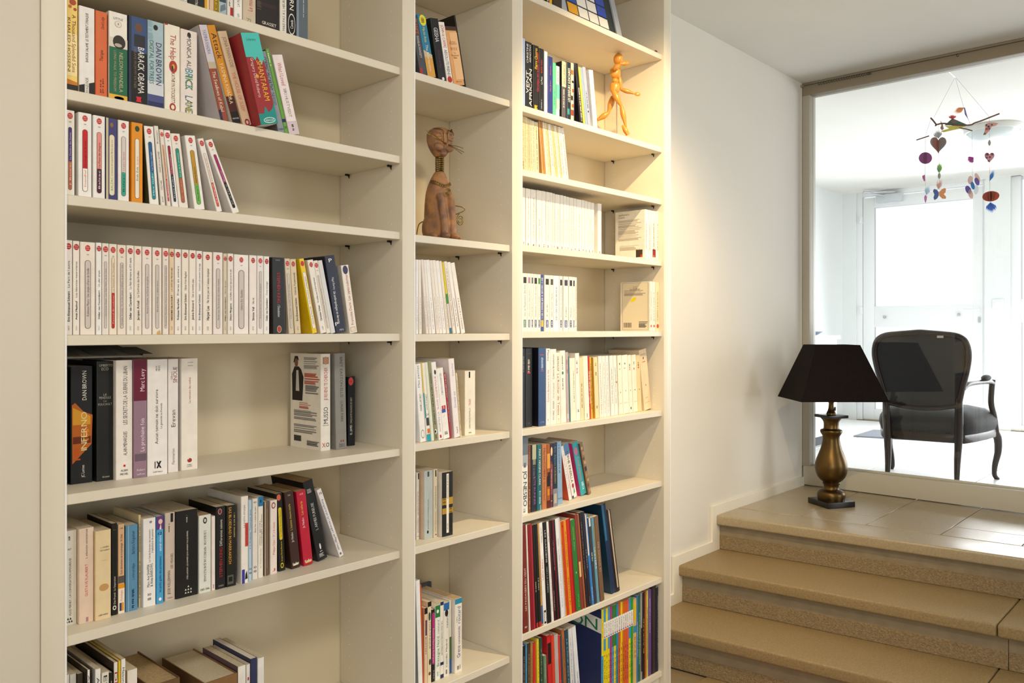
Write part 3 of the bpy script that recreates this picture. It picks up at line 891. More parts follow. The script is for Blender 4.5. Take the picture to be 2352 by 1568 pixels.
row('left', 'E', 'fifth', .08, .15, [
    (149, 155.5, 849, '0f1012', 'black book at the far end', '', {'S': .097}),
    (162, 213, 842, '15161a', 'thick black and orange thriller', 'g,b8641e,.08,.17,.95,.33,1,.58,.6,.61,.2,.69,.06,.67|g,d89a2a,.1,.5,.9,.5,.9,.57,.4,.62,.1,.65|r,6a2a14,.1,.92,.34,.4|q,e08a28,.36,.46,.7,.3|q,c8501c,.2,.3,.3,.3|d,f0ece4,.5,.5,.5,.5,|u,e9e4da,.71,.96,.62,.2,DAN BROWN|u,e8dba8,.28,.61,.6,.27,INFERNO|u,e9e4da,.05,.155,.55,.13,JC Lattes', {'S': .095, 'c': '111113', 'd': .155}),
    (222, 260.6, 830, '151616', 'tall black book with grey centred title', 'h,b8b4a8,.965,.8,.55,.2,UMBERTO|h,b8b4a8,.935,.42,.5,.2,ECO|h,a8a498,.72,.2,.5,.13,LE|h,a8a498,.695,.7,.5,.2,PENDULE|h,88847a,.665,.2,.5,.1,DE|h,a8a498,.64,.84,.5,.2,FOUCAULT|h,c8c4b8,.035,.44,.55,.17,Grasset', {'S': .09, 'd': .155, 'hard': True}),
    (262, 305, 828, 'ebe0cf', 'tall white book with black capitals', 'u,1a1a1a,.46,.95,.55,.24,LES SECRETS DE LA GUERRE DU LIBAN|u,1a1a1a,.2,.4,.55,.22,ALAIN MENARGUES|r,c01c24,.45,.57,.105,.123|h,1a1a1a,.075,.42,.5,.2,ALBIN|h,1a1a1a,.045,.5,.5,.2,MICHEL', {'S': .078}),
    (307, 337.6, 826, '96788a', 'maroon and mauve book', 'r,6a1a34,0,1,.65,1|u,ead6de,.73,.92,.65,.34,Marc Levy|u,efe4ea,.22,.5,.65,.3,La prochaine fois|r,6a5a68,.1,.95,.14,.2|h,e8dce4,.065,.6,.55,.2,Robert|h,e8dce4,.03,.6,.55,.2,Laffont', {'S': .075}),
    (338.5, 385, 826, 'ece3dc', 'white book with black serif title', 'u,222,.27,.74,.45,.16,Aucun temoin ne doit survivre|u,444,.4,.62,.68,.1,Le genocide au Rwanda|u,444,.9,.945,.45,.09,HRW|u,444,.9,.945,.58,.09,FIDH|g,222,.36,.06,.4,.06,.4,.12,.36,.12|g,222,.44,.06,.52,.06,.7,.12,.6,.12|g,222,.44,.12,.5,.12,.7,.06,.62,.06|h,222,.03,.46,.52,.1,KARTHALA', {'S': .075}),
    (386, 410, 825, 'e6dbd4', 'slim white book with red grey author', 'u,8a4a48,.79,.93,.68,.4,SINOUE|u,9a6a68,.82,.89,.34,.2,Gilbert|u,444,.4,.55,.5,.4,Erevan|u,777,.07,.21,.5,.26,Flammarion', {'S': .085}),
    (416.5, 454.5, 823.6, 'ecdfcd', 'cream book with red emblem', 'u,a8403a,.6,.83,.5,.14,La memoire des cedres|h,666,.965,.34,.55,.1,JACQUELINE|h,666,.935,.3,.55,.1,FRANCOIS|o,a3302c,.5,.085,.14,.9|o,ecdfcd,.42,.1,.05,.8|h,444,.045,.3,.5,.09,ROBERT|h,444,.03,.34,.5,.09,LAFFONT', {'S': .09, 'd': .14}),
    (737, 759.4, 813, 'ece3d4', 'white book showing its back cover', 'u,b8342a,.52,.86,.5,.36,JE REVIENS TE CHERCHER|u,1c1c1c,.28,.45,.5,.46,MUSSO|h,444,.262,.6,.5,.16,GUILLAUME|r,b07a58,.2,.8,.895,.965|o,c89878,.5,.93,.22,1.6|h,c83a20,.06,.36,.3,.4,X|h,222,.06,.34,.7,.4,O', {'S': .105, 'd': .135}),
    (772, 797, 812, '8d8b86', 'grey book with black capitals', 'd,4a4a40,.54,.96,.6,.24,BRET EASTON ELLIS|d,4a4a40,.28,.5,.6,.24,LUNAR PARK|g,9a3028,.4,.075,.55,.075,.475,.1|g,9a3028,.6,.075,.75,.075,.675,.1|h,555,.05,.5,.55,.14,Robert|h,555,.03,.5,.55,.14,Laffont', {'S': .10, 'd': .12, 't': 768}),
    (799.5, 816, 865, '171c26', 'short dark blue pocket book', 'o,c84a48,.4,.93,.34,1.4|h,2a1820,.93,.4,.4,.25,livre|u,e8e8e0,.16,.3,.4,.3,EL JAMES|u,b9b2a0,.32,.7,.42,.26,CINQUANTE NUANCES DE GREY', {'S': .13, 'd': .11}),
])
row('left', 'F', 'sixth', .046, .125, [
    (148, 177, 1221, 'dcdac8', 'pale grey green paperback', 'u,444,.1,.71,.45,.18,ALICE FERNEY . LA CONVERSATION AMOUREUSE|h,444,.805,.28,.4,.18,567|q,444,.9,.94,.4,.15|g,222,.1,.03,.26,.03,.18,.055|g,222,.3,.03,.46,.03,.38,.055|g,222,.5,.03,.66,.03,.58,.055|g,222,.2,.06,.36,.06,.28,.085|g,222,.4,.06,.56,.06,.48,.085', {'S': .055, 'pg': None}),
    (178, 216, 1216, 'e6cdb8', 'pinkish beige paperback', 'u,c8483c,.28,.62,.5,.18,GUSTAVE FLAUBERT|u,555,.68,.99,.5,.15,L education sentimentale|r,6a6aa0,.48,.52,.01,.06|r,c04a40,.56,.61,.01,.06', {'S': .046}),
    (219, 255.5, 1221, 'e6cfa4', 'stained cream paperback', 'h,444,.81,.5,.6,.12,L ANCIEN|h,444,.775,.62,.6,.12,TESTAMENT|o,c79a5e,.55,.36,.3,.8|r,d8b880,.4,.8,.66,.665|h,555,.055,.6,.5,.1,LIBRAIRIE', {'S': .041}),
    (256.5, 270, 1203, '151312', 'thin black book', 'u,d8d2c6,.12,.42,.5,.34,Dan Franck  La Separation|o,e8e2d6,.5,.08,.32,1.3|o,151312,.5,.08,.18,1.3|h,5a8a4a,.93,.5,.5,.2,Points', {'S': .05}),
    (271.5, 286.5, 1205, 'd9b088', 'mottled orange pocket dictionary', 'r,5b534c,0,1,.34,.42|r,f0e4d4,0,1,0,.28|r,e49a1e,0,1,.28,.33|u,3a2a20,.44,.79,.5,.3,Petit dictionnaire de la mythologie|u,3a2a20,.81,.89,.5,.3,M. Dick|h,3a2a20,.955,.5,.5,.24,J 482|u,d88a1e,.14,.26,.5,.34,Mythologies|r,2c3a70,.2,.5,.03,.12|r,d8941e,.5,.85,.03,.12', {'S': .05}),
    (289, 317, 1208, '5b90b4', 'creased blue paperback', 'u,1d2c44,.66,.93,.6,.24,Barbara Kingsolver|u,24384f,.36,.55,.6,.22,L arbre prodigue|q,16263a,.03,.25,.6,.2|r,d8e0e2,.2,.225,0,1|r,86adc4,.56,.57,.1,.9', {'S': .05}),
    (318.5, 324, 1183, 'ddcba0', 'thin pale book', 'q,8a7a58,.6,.9,.5,.4|q,8a7a58,.1,.5,.5,.4', {'S': .06}),
    (325, 358, 1193, 'efeae4', 'white paperback with two line title', 'u,333,.5,.87,.5,.15,Le Cercle litteraire des amateurs|u,333,.6,.87,.72,.15,d epluchures de patates|u,222,.22,.48,.4,.2,Mary Ann SHAFFER|u,222,.22,.48,.66,.22,& Annie BARROWS|h,222,.135,.26,.5,.2,10|h,222,.085,.26,.5,.2,18|o,8a8a8a,.6,.955,.1,1', {'S': .05, 'pg': None}),
    (359.5, 376, 1187, '4aa4d8', 'blue guide with purple top', 'r,6a3a80,0,1,.85,1|o,e8c8b8,.55,.94,.3,1.2|g,f4e6da,.4,.85,.7,.85,.6,.92|u,eef4f8,.6,.78,.5,.4,savoir-vivre|u,1d3a60,.13,.54,.5,.34,les petits guides des paresseuses|h,1d3a60,.805,.6,.5,.36,12|o,eef4f8,.5,.05,.2,1.2', {'S': .052}),
    (379, 402.5, 1179, 'd3c2b4', 'pinkish grey book with black tab', 'r,191817,.55,.8,.89,.99|u,333,.07,.34,.38,.26,JESSE KELLERMAN|u,4a4440,.36,.53,.66,.22,LES VISAGES|q,555,.78,.88,.4,.1|h,555,.03,.5,.5,.14,POINTS', {'S': .055}),
    (403.5, 454.5, 1176, '141212', 'very thick black paperback', 'u,d8d2c4,.2,.76,.52,.07,STIEG LARSSON . LES HOMMES QUI N AIMAIENT PAS LES FEMMES|q,b8b2a4,.86,.94,.5,.06|g,e8e2d6,.4,.04,.48,.04,.44,.06|g,e8e2d6,.52,.04,.6,.04,.56,.06|g,e8e2d6,.64,.04,.72,.04,.68,.06|g,e8e2d6,.4,.075,.48,.075,.44,.095|g,e8e2d6,.52,.075,.6,.075,.56,.095|g,e8e2d6,.64,.075,.72,.075,.68,.095|g,e8e2d6,.52,.11,.6,.11,.56,.13', {'S': .052}),
    (457, 485, 1185, 'd3d5c4', 'grey green paperback with black emblem', 'd,4a4638,.14,.8,.5,.2,S. DE BEAUVOIR . MEMOIRES D UNE JEUNE FILLE RANGEE|o,2a2620,.5,.93,.16,1.6|o,d3d5c4,.5,.93,.09,1.6|h,333,.045,.76,.5,.16,1315 1316', {'S': .05, 'pg': 't'}),
    (486.5, 495, 1186, 'ead8cb', 'thin pale pink booklet', 'q,c0564a,.03,.08,.5,.3', {'S': .05}),
    (496, 519, 1165, '151416', 'black book with red author', 'u,a83030,.14,.5,.5,.3,STEPHEN KING|u,d8d4cc,.52,.84,.5,.26,Differentes saisons|o,c8a898,.4,.94,.2,1.4|o,7a2a30,.4,.94,.16,1.4|h,b0aca4,.035,.5,.5,.16,2434', {'S': .05}),
    (520.5, 543, 1162, '1a1712', 'black book with gold capitals', 'd,e0a63a,.28,.98,.36,.28,SAS BLOEDBAD IN MARRAKECH|q,9a8a60,.6,.9,.8,.14|r,5a5a58,.1,.7,.03,.14|r,1a1712,.2,.6,.06,.12', {'S': .048}),
    (554, 570.5, 1141, 'efe5d4', 'white book with red label', 'u,777,.64,.9,.4,.3,Le sourire etrusque|r,cc4a40,.55,1,.42,.69|u,7a1a18,.44,.66,.76,.2,Jose Luis Sampedro|r,3a3a98,.1,.5,0,.16|g,222,.55,.04,.9,.05,.8,.14,.6,.1', {'S': .046, 'd': .15}),
    (571, 579, 1148.5, 'b8cfe2', 'thin pale blue paperback', 'u,333,.4,.88,.5,.4,P. G. Wodehouse . Toujours pret, Jeeves|h,222,.15,.6,.5,.5,10|h,222,.1,.6,.5,.5,18', {'S': .05}),
    (580, 592.5, 1146, 'ddd2c2', 'thin grey white paperback', 'u,444,.58,.9,.5,.28,Boris Vian . L ecume des jours|h,444,.955,.5,.5,.24,115|h,222,.15,.5,.5,.4,10|h,222,.1,.5,.5,.4,18', {'S': .055}),
    (593.2, 605, 1141, 'e9dfc8', 'cream book with blue top', 'r,2a78a8,0,1,.88,1|o,173a5a,.5,.94,.16,2|u,444,.4,.7,.3,.26,comment apprendre|u,444,.4,.78,.64,.26,l autodiscipline aux enfants|u,999,.12,.36,.5,.22,Dr Thomas Gordon', {'S': .056}),
    (608, 618.5, 1153, '6e5846', 'creased brown book', 'r,cfc2ae,.0,.18,0,1|r,a88e74,.5,.6,.1,.9|r,40322a,.75,.8,.1,.95', {'S': .06}),
    (621, 637, 1150, 'ecd4c4', 'pinkish white paperback', 'u,c85a4c,.26,.7,.5,.3,Philippe Djian / 37 2 le matin|o,7a3a44,.45,.93,.3,1.4|o,ecd4c4,.45,.93,.2,1.4|h,c85a4c,.06,.4,.5,.3,J', {'S': .06, 'pg': None}),
    (640.5, 656.5, 1135, '16150f', 'black pocket book with yellow pill', 'p,e3c81c,.28,.72,.4,.82|u,333,.44,.78,.5,.22,Le Tableau du maitre flamand|u,e3c81c,.12,.38,.5,.22,Arturo Perez-Reverte|o,d86a50,.4,.95,.3,1.4|o,e3c81c,.5,.07,.22,1.6|o,16150f,.5,.07,.14,1.6', {'t': 633, 'S': .066, 'c': '1a1810'}),
    (670, 690.5, 1132, '3a221c', 'thick dark brown leaning paperback', 'u,e8dccc,.34,.47,.4,.24,Jo Nesbo|u,d8b84a,.5,.84,.4,.24,L homme chauve-souris|h,b8a898,.955,.3,.5,.16,366|r,e8dca0,.2,.8,.035,.055|h,fff,.06,.7,.5,.24,folio', {'t': 652, 'S': .06, 'c': '38211d', 'pg': 't'}),
    (698, 719.5, 1130, 'c01a38', 'thick red leaning paperback', 'u,f0d4d8,.5,.64,.4,.24,Jo Nesbo|u,e8c83a,.68,.86,.4,.24,Les cafards|h,e8a0a8,.955,.4,.5,.18,418|r,d8c84a,.2,.85,.03,.05|h,fff,.06,.7,.5,.24,folio', {'t': 680, 'S': .06, 'c': 'c41c3a', 'pg': 't'}),
    (730, 752.5, 1110, '17191a', 'black leaning book with white bird', 'u,c8ccc8,.38,.72,.5,.26,L ARMEE FURIEUSE|o,e8e8e4,.5,.17,.08,3.4|r,e8e8e4,.38,.62,.105,.112|q,aaa,.04,.09,.5,.5|q,999,.85,.9,.5,.5', {'t': 688, 'S': .068, 'c': '1b1d1d', 'pg': 't', 'd': .14}),
    (780.5, 790, 1130, 'ece6ea', 'thin white book leaning most', 'd,2c2a50,.1,.34,.45,.44,Jean-Philippe Toussaint|d,35408c,.36,.86,.45,.44,Autoportrait (a l etranger)|h,2a3070,.94,.6,.5,.44,78|q,335,.03,.06,.5,.5', {'t': 708, 'S': .06, 'c': 'd8d2d0', 'd': .11}),
])
row('left', 'G', 'bottom', .03, .2, [
    (149, 160, 1552, 'e6e2dc', 'white curled magazine', '', {'S': .05}),
    (161, 176, 1550, 'd9d5d0', 'grey white magazine', '', {'S': .05}),
    (178, 192, 1549, '4a4238', 'dark magazine', '', {'S': .05}),
    (194, 207, 1541, 'e9e4da', 'white spined decorating magazine', 'd,1c1c1c,.55,.97,.5,.6,Art & Decoration', {'c': '2b241f'}),
    (219, 232, 1538, 'efeae2', 'white decorating magazine with thin lettering', 'd,333,.5,.95,.5,.5,Art & Decoration', {'c': 'cfc6ba'}),
    (234, 251, 1546, 'ddd3bd', 'cream magazine with bold capitals', 'd,333,.8,.98,.5,.5,ELLE', {}),
    (252, 260, 1546, '262019', 'thin black magazine', 'q,bba,.7,.95,.5,.3', {}),
    (262, 271, 1522, 'e4d8c4', 'thin magazine with red title', 'd,a02028,.5,.94,.5,.7,DECO IDEES', {'c': '352a22'}),
    (272, 277.5, 1518, 'e8c01a', 'thin yellow magazine', '', {}),
    (278.5, 289, 1515, 'ece8e0', 'white magazine with small black title', 'd,222,.7,.95,.5,.5,Maison & Travaux', {'c': 'c8b060'}),
    (293, 316, 1541, 'e6d8c6', 'pale paperback', '', {'c': 'd8c8b4', 'd': .15}),
    (345, 414, 1577, '6e5436', 'thick brown book with tan pages', '', {'pg': 't', 'd': .2, 'hard': True}),
    (470, 546, 1570, '8a6742', 'thick ochre book with cream pages', '', {'d': .2, 'hard': True}),
    (547, 565, 1532, 'e8dfd0', 'white book with small black square', 'r,222,.3,.7,.8,.83|u,555,.3,.7,.5,.4,Dumb', {'c': '5b4658', 'd': .16}),
    (566, 575, 1527, 'ded2c6', 'thin pinkish book', 'r,c0303a,.3,.7,.85,.88|u,b0505a,.3,.8,.5,.4,ROMAN', {'d': .16}),
    (576, 591, 1514, '333a5c', 'navy book with rounded pages', '', {'d': .17, 'pg': 'w'}),
    (592, 607, 1513, 'e4e0dc', 'white folded magazine', 'r,a83038,.2,.8,.55,.65', {'d': .17}),
])
# ---- middle bay
row('middle', 'a', 'top', .012, .13, [
    (966, 981.5, 40, '4c4c52', 'dark grey leaning book with orange letters', 'r,a8323a,0,.4,0,.12|d,d8603a,.72,.98,.5,.5,FRANCE|d,ddd,.3,.68,.5,.3,DOUGLAS FAWCETT', {'t': 944}),
    (983, 1001, 32, '2a7fa6', 'blue leaning book with yellow circle', 'r,d8a048,0,1,0,.36|g,d0b890,0,.33,1,.3,1,.36,0,.44|o,e8d83a,.55,.91,.42,1.2|q,7a7020,.87,.95,.55,.4|d,d8d86a,.56,.8,.5,.3,Martin Amis|d,e8e8dc,.1,.52,.5,.3,The Information', {'t': 955.5}),
    (1008, 1026, 41, '1c1c22', 'black leaning book with flower cover', 'd,dcdce4,.62,.85,.5,.5,GEISHA|q,4a3040,.2,.5,.5,.3|o,e8e8e8,.6,.03,.16,1', {'t': 988, 'c': '22241f'}),
    (1028, 1041, 48, 'f1eadc', 'white leaning book with red and blue capitals', 'd,b83a34,.58,.95,.5,.5,JOHN le CARRE|d,3a4a78,.1,.55,.5,.5,ABSOLUTE FRIENDS|o,c03028,.5,.06,.4,1', {'t': 1002}),
    (1043, 1067.5, 60, 'e3a76c', 'orange beige leaning book', 'r,4a3428,0,1,.93,1|r,efc08c,.3,1,.1,.9|h,8a4a24,.74,.5,.5,.16,Barbara|h,8a4a24,.71,.66,.5,.16,Kingsolver|h,b8402a,.62,.6,.5,.2,IXXX|h,8a4a24,.55,.2,.5,.14,The|h,8a4a24,.51,.66,.5,.14,Poisonwood|h,8a4a24,.47,.3,.5,.14,Bible|h,8a4a24,.06,.5,.5,.12,New York', {'t': 1022, 'c': 'd0935c'}),
    (1068, 1072, 34, '1d1a14', 'thin black leaning hardback', '', {'t': 1041.5, 'c': '1d1a14'}),
])
row('middle', 'c', 'third', .014, .11, [(x0, x1, y, c, l, 'q,bdb4aa,.06,.5,.5,.2', {'t': t} if t else {}) for x0, x1, t, y, c, l in (
    (951, 955, None, 596, 'f2f2f0', 'thin white upright book'), (956, 961, None, 596, 'efefee', 'thin white upright book'),
    (963, 969.5, 953.5, 596, 'e6dac8', 'thin cream leaning book'), (979.5, 985, 955, 595, 'e2d3c4', 'thin cream leaning book'),
    (986, 991.5, 960, 596, 'e9dfd4', 'thin cream leaning book'), (992.5, 1000.5, 967, 596, 'f0ece8', 'white leaning book'),
    (1003, 1009.5, 976, 597, 'e4d6c6', 'cream leaning book'), (1010, 1017, 983, 597, 'ece2da', 'white leaning book'),
    (1018, 1025.5, 990, 598, 'efeae4', 'white leaning book'), (1027, 1033, 998, 599, 'dfd0be', 'thin cream leaning book'))] + [
    (1033.5, 1038.5, 602, 'd9c61a', 'thin yellow and green leaning book', 'r,3a8a3c,0,1,.42,.56|r,d8d0d4,0,1,.08,.42|r,2a6f9c,0,1,0,.08', {'t': 1004.5}),
    (1041, 1047.6, 600, 'e8dacb', 'cream leaning book', 'q,a08a78,.1,.9,.5,.22', {'t': 1009}),
    (1050, 1057.5, 602, 'efe8e2', 'white leaning book', 'q,a08a78,.1,.5,.5,.22', {'t': 1019, 'c': 'ded6d2'}),
    (1060, 1069, 604, 'ede4da', 'last white leaning book', 'q,a08a78,.06,.5,.5,.22', {'t': 1030, 'c': 'cdbcae'})])
row('middle', 'd', 'fourth', .015, .14, [
    (950.8, 954, 845, 'f0f0f0', 'thin white book', ''),
    (966, 979, 837, 'efece6', 'white leaning book with handwritten title', 'u,777,.7,.98,.4,.36,Mes petites|u,444,.4,.62,.5,.34,MARIE LAFORET|o,888,.5,.1,.3,2|o,efece6,.5,.1,.24,2', {'t': 949}),
    (981, 990, 835, 'e9e2cc', 'slim yellow and teal leaning guide', 'r,d8b83a,0,.3,.62,1|r,1f8a8c,0,.3,.3,.62|r,3a3a40,.2,.9,.2,.3|r,d8742a,.3,.9,.1,.16|r,25a0b4,0,1,0,.09|h,333,.34,.7,.6,.5,CV|u,333,.4,.6,.6,.3,mode d emploi', {'t': 957}),
    (991.5, 998.3, 833, 'd3dcc0', 'pale green leaning book', '', {'t': 967}),
    (999, 1006.5, 830, '90906a', 'olive green leaning book', 'q,3a3c28,.2,.85,.5,.3|o,f0f0e8,.5,.11,.4,1.3|o,222,.4,.11,.26,1.3|q,4a4a34,.02,.07,.5,.4', {'t': 974}),
    (1008, 1018.5, 833, 'efe9e8', 'white leaning book with pink capitals', 'u,999,.1,.36,.5,.34,ADOPTEZ LA|u,d8707c,.39,.82,.5,.36,SLOW COSMETIQUE|o,2a2a2a,.6,.87,.2,2|g,c02830,.3,.02,.7,.02,.6,.06,.3,.06', {'t': 983}),
    (1019, 1033.5, 847, 'efe9e0', 'white leaning book with red and blue mark', 'u,4a6a9c,.62,.93,.5,.24,Y BERVIAN-SCHWERTZER|r,c83a40,.2,.8,.42,.47|r,3a54a8,.15,.75,.37,.42|u,fff,.425,.465,.5,.3,ROMEO|g,b8a058,.3,.3,.45,.32,.6,.36|q,888,.06,.1,.5,.5', {'t': 1001}),
    (1034, 1038.5, 857, 'a02a34', 'thin red leaning book', 'u,f0d8d4,.62,.98,.5,.44,TOUCHER LA VIE|u,d8b0b0,.25,.56,.5,.34,Yves et Annie', {'t': 1014.5}),
    (1044, 1057, 825, 'ecdedd', 'tall white leaning book', 'u,8a90b8,.78,.94,.55,.22,Jacques Attali|u,8890c0,.38,.58,.55,.34,Devenir soi|u,333,.05,.13,.55,.24,fayard', {'t': 1030}),
    (1057.6, 1061, 857, 'dccfae', 'thin cream book', 'q,8a7a5a,.1,.9,.5,.3', {'t': 1047}),
    (1068, 1092, 852, 'eaddc0', 'wide cream paperback at the end', 'r,1c1a18,.36,.5,.89,.985|u,c8503c,.46,.56,.45,.2,TALION|u,8a8268,.1,.42,.45,.15,CHRISTIAN DE MONTELLA|q,6a6250,.03,.045,.5,.3', {'S': .028, 'd': .125, 'c': 'd9cbb0'}),
])
row('middle', 'e', 'fifth', .04, .125, [
    (951.6, 955, 1092, '151515', 'thin black book', '', {'S': .055}),
    (955.4, 963.5, 1086, 'ded3c0', 'cream paperback with dark red title', 'r,1c1a18,.5,.85,.9,.99|u,8a2a34,.36,.72,.5,.34,UNE SAISON DE MACHETTES|u,777,.1,.32,.5,.28,JEAN HATZFELD|r,333,.2,.8,.045,.05', {'S': .052}),
    (974.6, 994.7, 1082, 'b9c3c2', 'pale blue grey paperback', 'r,4a463c,.36,.56,.91,.985|u,4a4a40,.14,.58,.45,.1,JEAN HATZFELD . LA STRATEGIE DES ANTILOPES|o,222,.4,.1,.1,1.4', {'S': .038, 'c': 'e0c8b0'}),
    (995.5, 1005, 1078, 'dccfb4', 'cream paperback with green title', 'r,1c1a18,.4,.7,.89,.985|u,2a7a60,.42,.75,.5,.3,SOUFFRANCE EN FRANCE|u,8a8268,.08,.38,.5,.26,CHRISTOPHE DEJOURS|r,8a4a4a,.4,.7,.03,.05', {'S': .035, 'c': 'dacbb2'}),
    (1016, 1040.6, 1086, '141312', 'black and gold paperback', 'r,b8902a,0,1,.49,.6|r,b8902a,0,1,.35,.44|q,6a4c10,.49,.6,.2,.3|q,6a4c10,.35,.44,.8,.3|r,efe8da,.38,.6,.05,.975|u,333,.58,.95,.49,.1,ANTHONY BURGESS|u,333,.1,.2,.49,.1,ROBERT LAFFONT', {'S': .022, 'c': 'e3d8ca'}),
])
row('middle', 'f', 'bottom', .035, .15, [
    (962, 971.6, 1334, 'ebebec', 'tall white book in front', '', {'c': '8c969c', 'd': .2, 't': 955}),
    (972, 974.6, 1343, 'cf5a28', 'thin orange book', '', {'t': 963}),
    (975, 982, 1397, 'e6c8a8', 'cream and orange travel guide', 'r,1c1716,0,1,.92,1|u,333,.3,.3,.5,.3,|d,3a3a60,.4,.62,.5,.4,BOSTON|r,4a2c50,.3,.8,.64,.84', {'c': 'd09a70'}),
    (982.5, 991, 1383, 'e6d8b8', 'beige travel guide with black top', 'r,1a1818,0,1,.94,1|d,6a5a3a,.42,.75,.6,.36,MARTINIQUE|o,3a4a40,.5,.82,.3,3|o,2a2420,.6,.26,.25,2.6|o,6a4a3c,.5,.12,.3,1.2'),
    (992, 999, 1401, '1a1618', 'black and magenta travel guide', 'p,c02a7c,.1,.85,.24,.96|d,f0d0e4,.26,.74,.5,.4,Reunion Maurice Rodrigues|u,bbb,.04,.16,.5,.4,vert'),
    (1000, 1011, 1392, 'e9e9dc', 'white travel guide with green title', 'r,2a7a3c,0,1,.84,1|o,e8f0e4,.5,.92,.24,1.2|u,5a6a5a,.62,.8,.6,.34,routard|u,2f8a44,.18,.58,.55,.46,Bretagne Nord|r,9ab8a4,.4,.6,.05,.11'),
    (1011.5, 1019, 1383, 'eae2d0', 'thin white and navy book', 'r,1f2c60,0,1,.17,.21|r,1f2c60,0,1,0,.05|r,1f2c60,0,1,.955,1|d,444,.3,.75,.5,.34,THE GOLD-MAKERS & MATERIALISM'),
    (1019.5, 1032, 1386, 'e8dfc8', 'cream travel guide with blue top', 'r,2a6aa8,0,1,.9,1|u,2c3a70,.66,.82,.6,.4,routard|u,333,.12,.5,.5,.26,Castille, Madrid|o,222,.5,.86,.3,1.6|r,777,.35,.6,.03,.09'),
    (1032.5, 1037, 1379, 'dcdcc8', 'thin white green and blue book', 'r,2a5aa0,0,1,0,.2|r,4a6a3a,0,1,.2,.5', {'S': .04}),
    (1045, 1061.6, 1377, 'ebe0ca', 'thick travel guide with purple title', 'r,2a8ab0,0,1,.93,1|u,2c6a98,.66,.89,.55,.44,routard|u,333,.68,.76,.26,.14,le guide du|u,6a3a88,.2,.36,.5,.44,Grece|u,6a3a88,.38,.62,.55,.3,continentale|r,8a8a7a,.3,.55,.04,.09|q,777,.04,.1,.7,.1', {'S': .029, 'pg': 't', 'c': 'e4d8c8'}),
])
# ---- right bay
row('right', 'a', 'top', .012, .16, [
    (1240, 1252, -80, '3a2a22', 'dark brown book', ''), (1254, 1268, -60, '1d1a14', 'black book with yellow edge', 'r,e8b02a,.55,1,0,1|q,e8e0d0,.03,.2,.3,.3'),
    (1270, 1291, -60, '3a2c20', 'dark brown hardback by the picture', '', {'S': .02})])
row('right', 'b', 'second', .012, .15, [
    (1199.5, 1206.5, 87, 'b4c6e6', 'pale blue book at the end', ''),
    (1207, 1222, 94, '181a24', 'black book with white capitals', 'u,e8e8e4,.68,.97,.3,.26,CHRISTINE|u,e8e8e4,.7,.97,.72,.26,ARNOTHY|u,f4f0e8,.22,.56,.28,.4,VENT|u,f4f0e8,.04,.6,.76,.4,AFRICAIN'),
    (1224, 1238, 102, '17161c', 'black book with yellow author', 'u,f0d018,.64,.96,.5,.42,Pierre Clastres|u,d8304a,.3,.9,.8,.3,Chronique des Indiens Guayaki|q,e0c018,.02,.08,.5,.5'),
    (1238.5, 1249.5, 110, '16171e', 'black book with red author', 'u,c83a40,.62,.82,.5,.3,BORIS VIAN|u,e8e8e0,.44,.56,.5,.3,La Peau|q,999,.05,.2,.5,.2'),
    (1250.5, 1258, 117, 'c3d0ea', 'thin pale blue book', 'q,8a90a0,.1,.6,.5,.2'),
    (1259, 1269.6, 128.6, '26357e', 'navy blue book', 'u,c05a80,.68,.84,.5,.28,Amazon|u,c86a80,.4,.6,.5,.28,Clay & Fear'),
    (1270, 1277.5, 143, '5cbf96', 'mint green book', 'q,2f8a68,.2,.5,.5,.2'),
    (1278, 1285.5, 151, 'efe0c6', 'cream and teal book', 'r,64bfae,0,1,.36,.64|r,9cc9b4,0,1,.16,.36|q,888,.7,.9,.5,.3'),
    (1290.5, 1300, 140, '55505a', 'grey book with tan top', 'r,d8c8a4,0,1,.56,1|q,bbb,.2,.52,.5,.3|q,8a7a58,.6,.95,.6,.3', {'c': '2a272b'}),
    (1301, 1311.3, 141, '1a2430', 'dark book with white capitals', 'u,eee8d8,.32,.9,.6,.5,LES ERREURS JUDICIAIRES|q,3aa0a0,.1,.2,.5,.5|r,4a5a6a,.1,.2,0,1'),
    (1311.8, 1319, 144, 'd9c4b0', 'white and orange patterned book', 'r,8a3c14,0,1,.1,.2|r,b85a1c,.2,.9,.24,.3|r,2a2420,0,.6,.36,.44|r,a8541c,.3,1,.5,.56|r,2a2420,.2,.9,.66,.7|r,c06a24,0,.7,.8,.88|r,3a4a6a,.8,1,0,1'),
    (1332.5, 1340, 145, '1a181c', 'black leaning book', 'q,d8d2c0,.05,.6,.6,.3', {'t': 1320, 'c': '141318'}),
    (1340.5, 1345, 153, 'ecd24a', 'thin yellow leaning book', '', {'t': 1326}),
    (1345.5, 1350.5, 154, '8a9fb8', 'thin grey blue leaning book', '', {'t': 1331}),
    (1351, 1358, 153, '9aa4c0', 'grey violet leaning book', 'q,44506a,.3,.6,.5,.3|o,222,.5,.25,.2,1', {'t': 1337}),
    (1364, 1373, 160, 'f6f2ea', 'white leaning book by the wooden figure', 'q,bdb4a4,.1,.75,.5,.3', {'t': 1353, 'c': 'f4efe6'}),
])
rr = random.Random(5)
its = []
wx = [(1199.5, 1204), (1204.5, 1209), (1209.5, 1213), (1213.5, 1218.5), (1219, 1223.5), (1224, 1230), (1230.5, 1239)]
for j, (a, b) in enumerate(wx):
    its.append((a, b, 265 + j * 2.2, rr.choice(['e6d9b8', 'dccfae', 'e2cfa2', 'd8c49a']), 'thin aged cream book', 'q,8a7350,.1,.9,.5,.25' + ('|u,222,.02,.2,.5,.6,Laura' if j == 0 else ''), {'t': a - j * 1.2}))
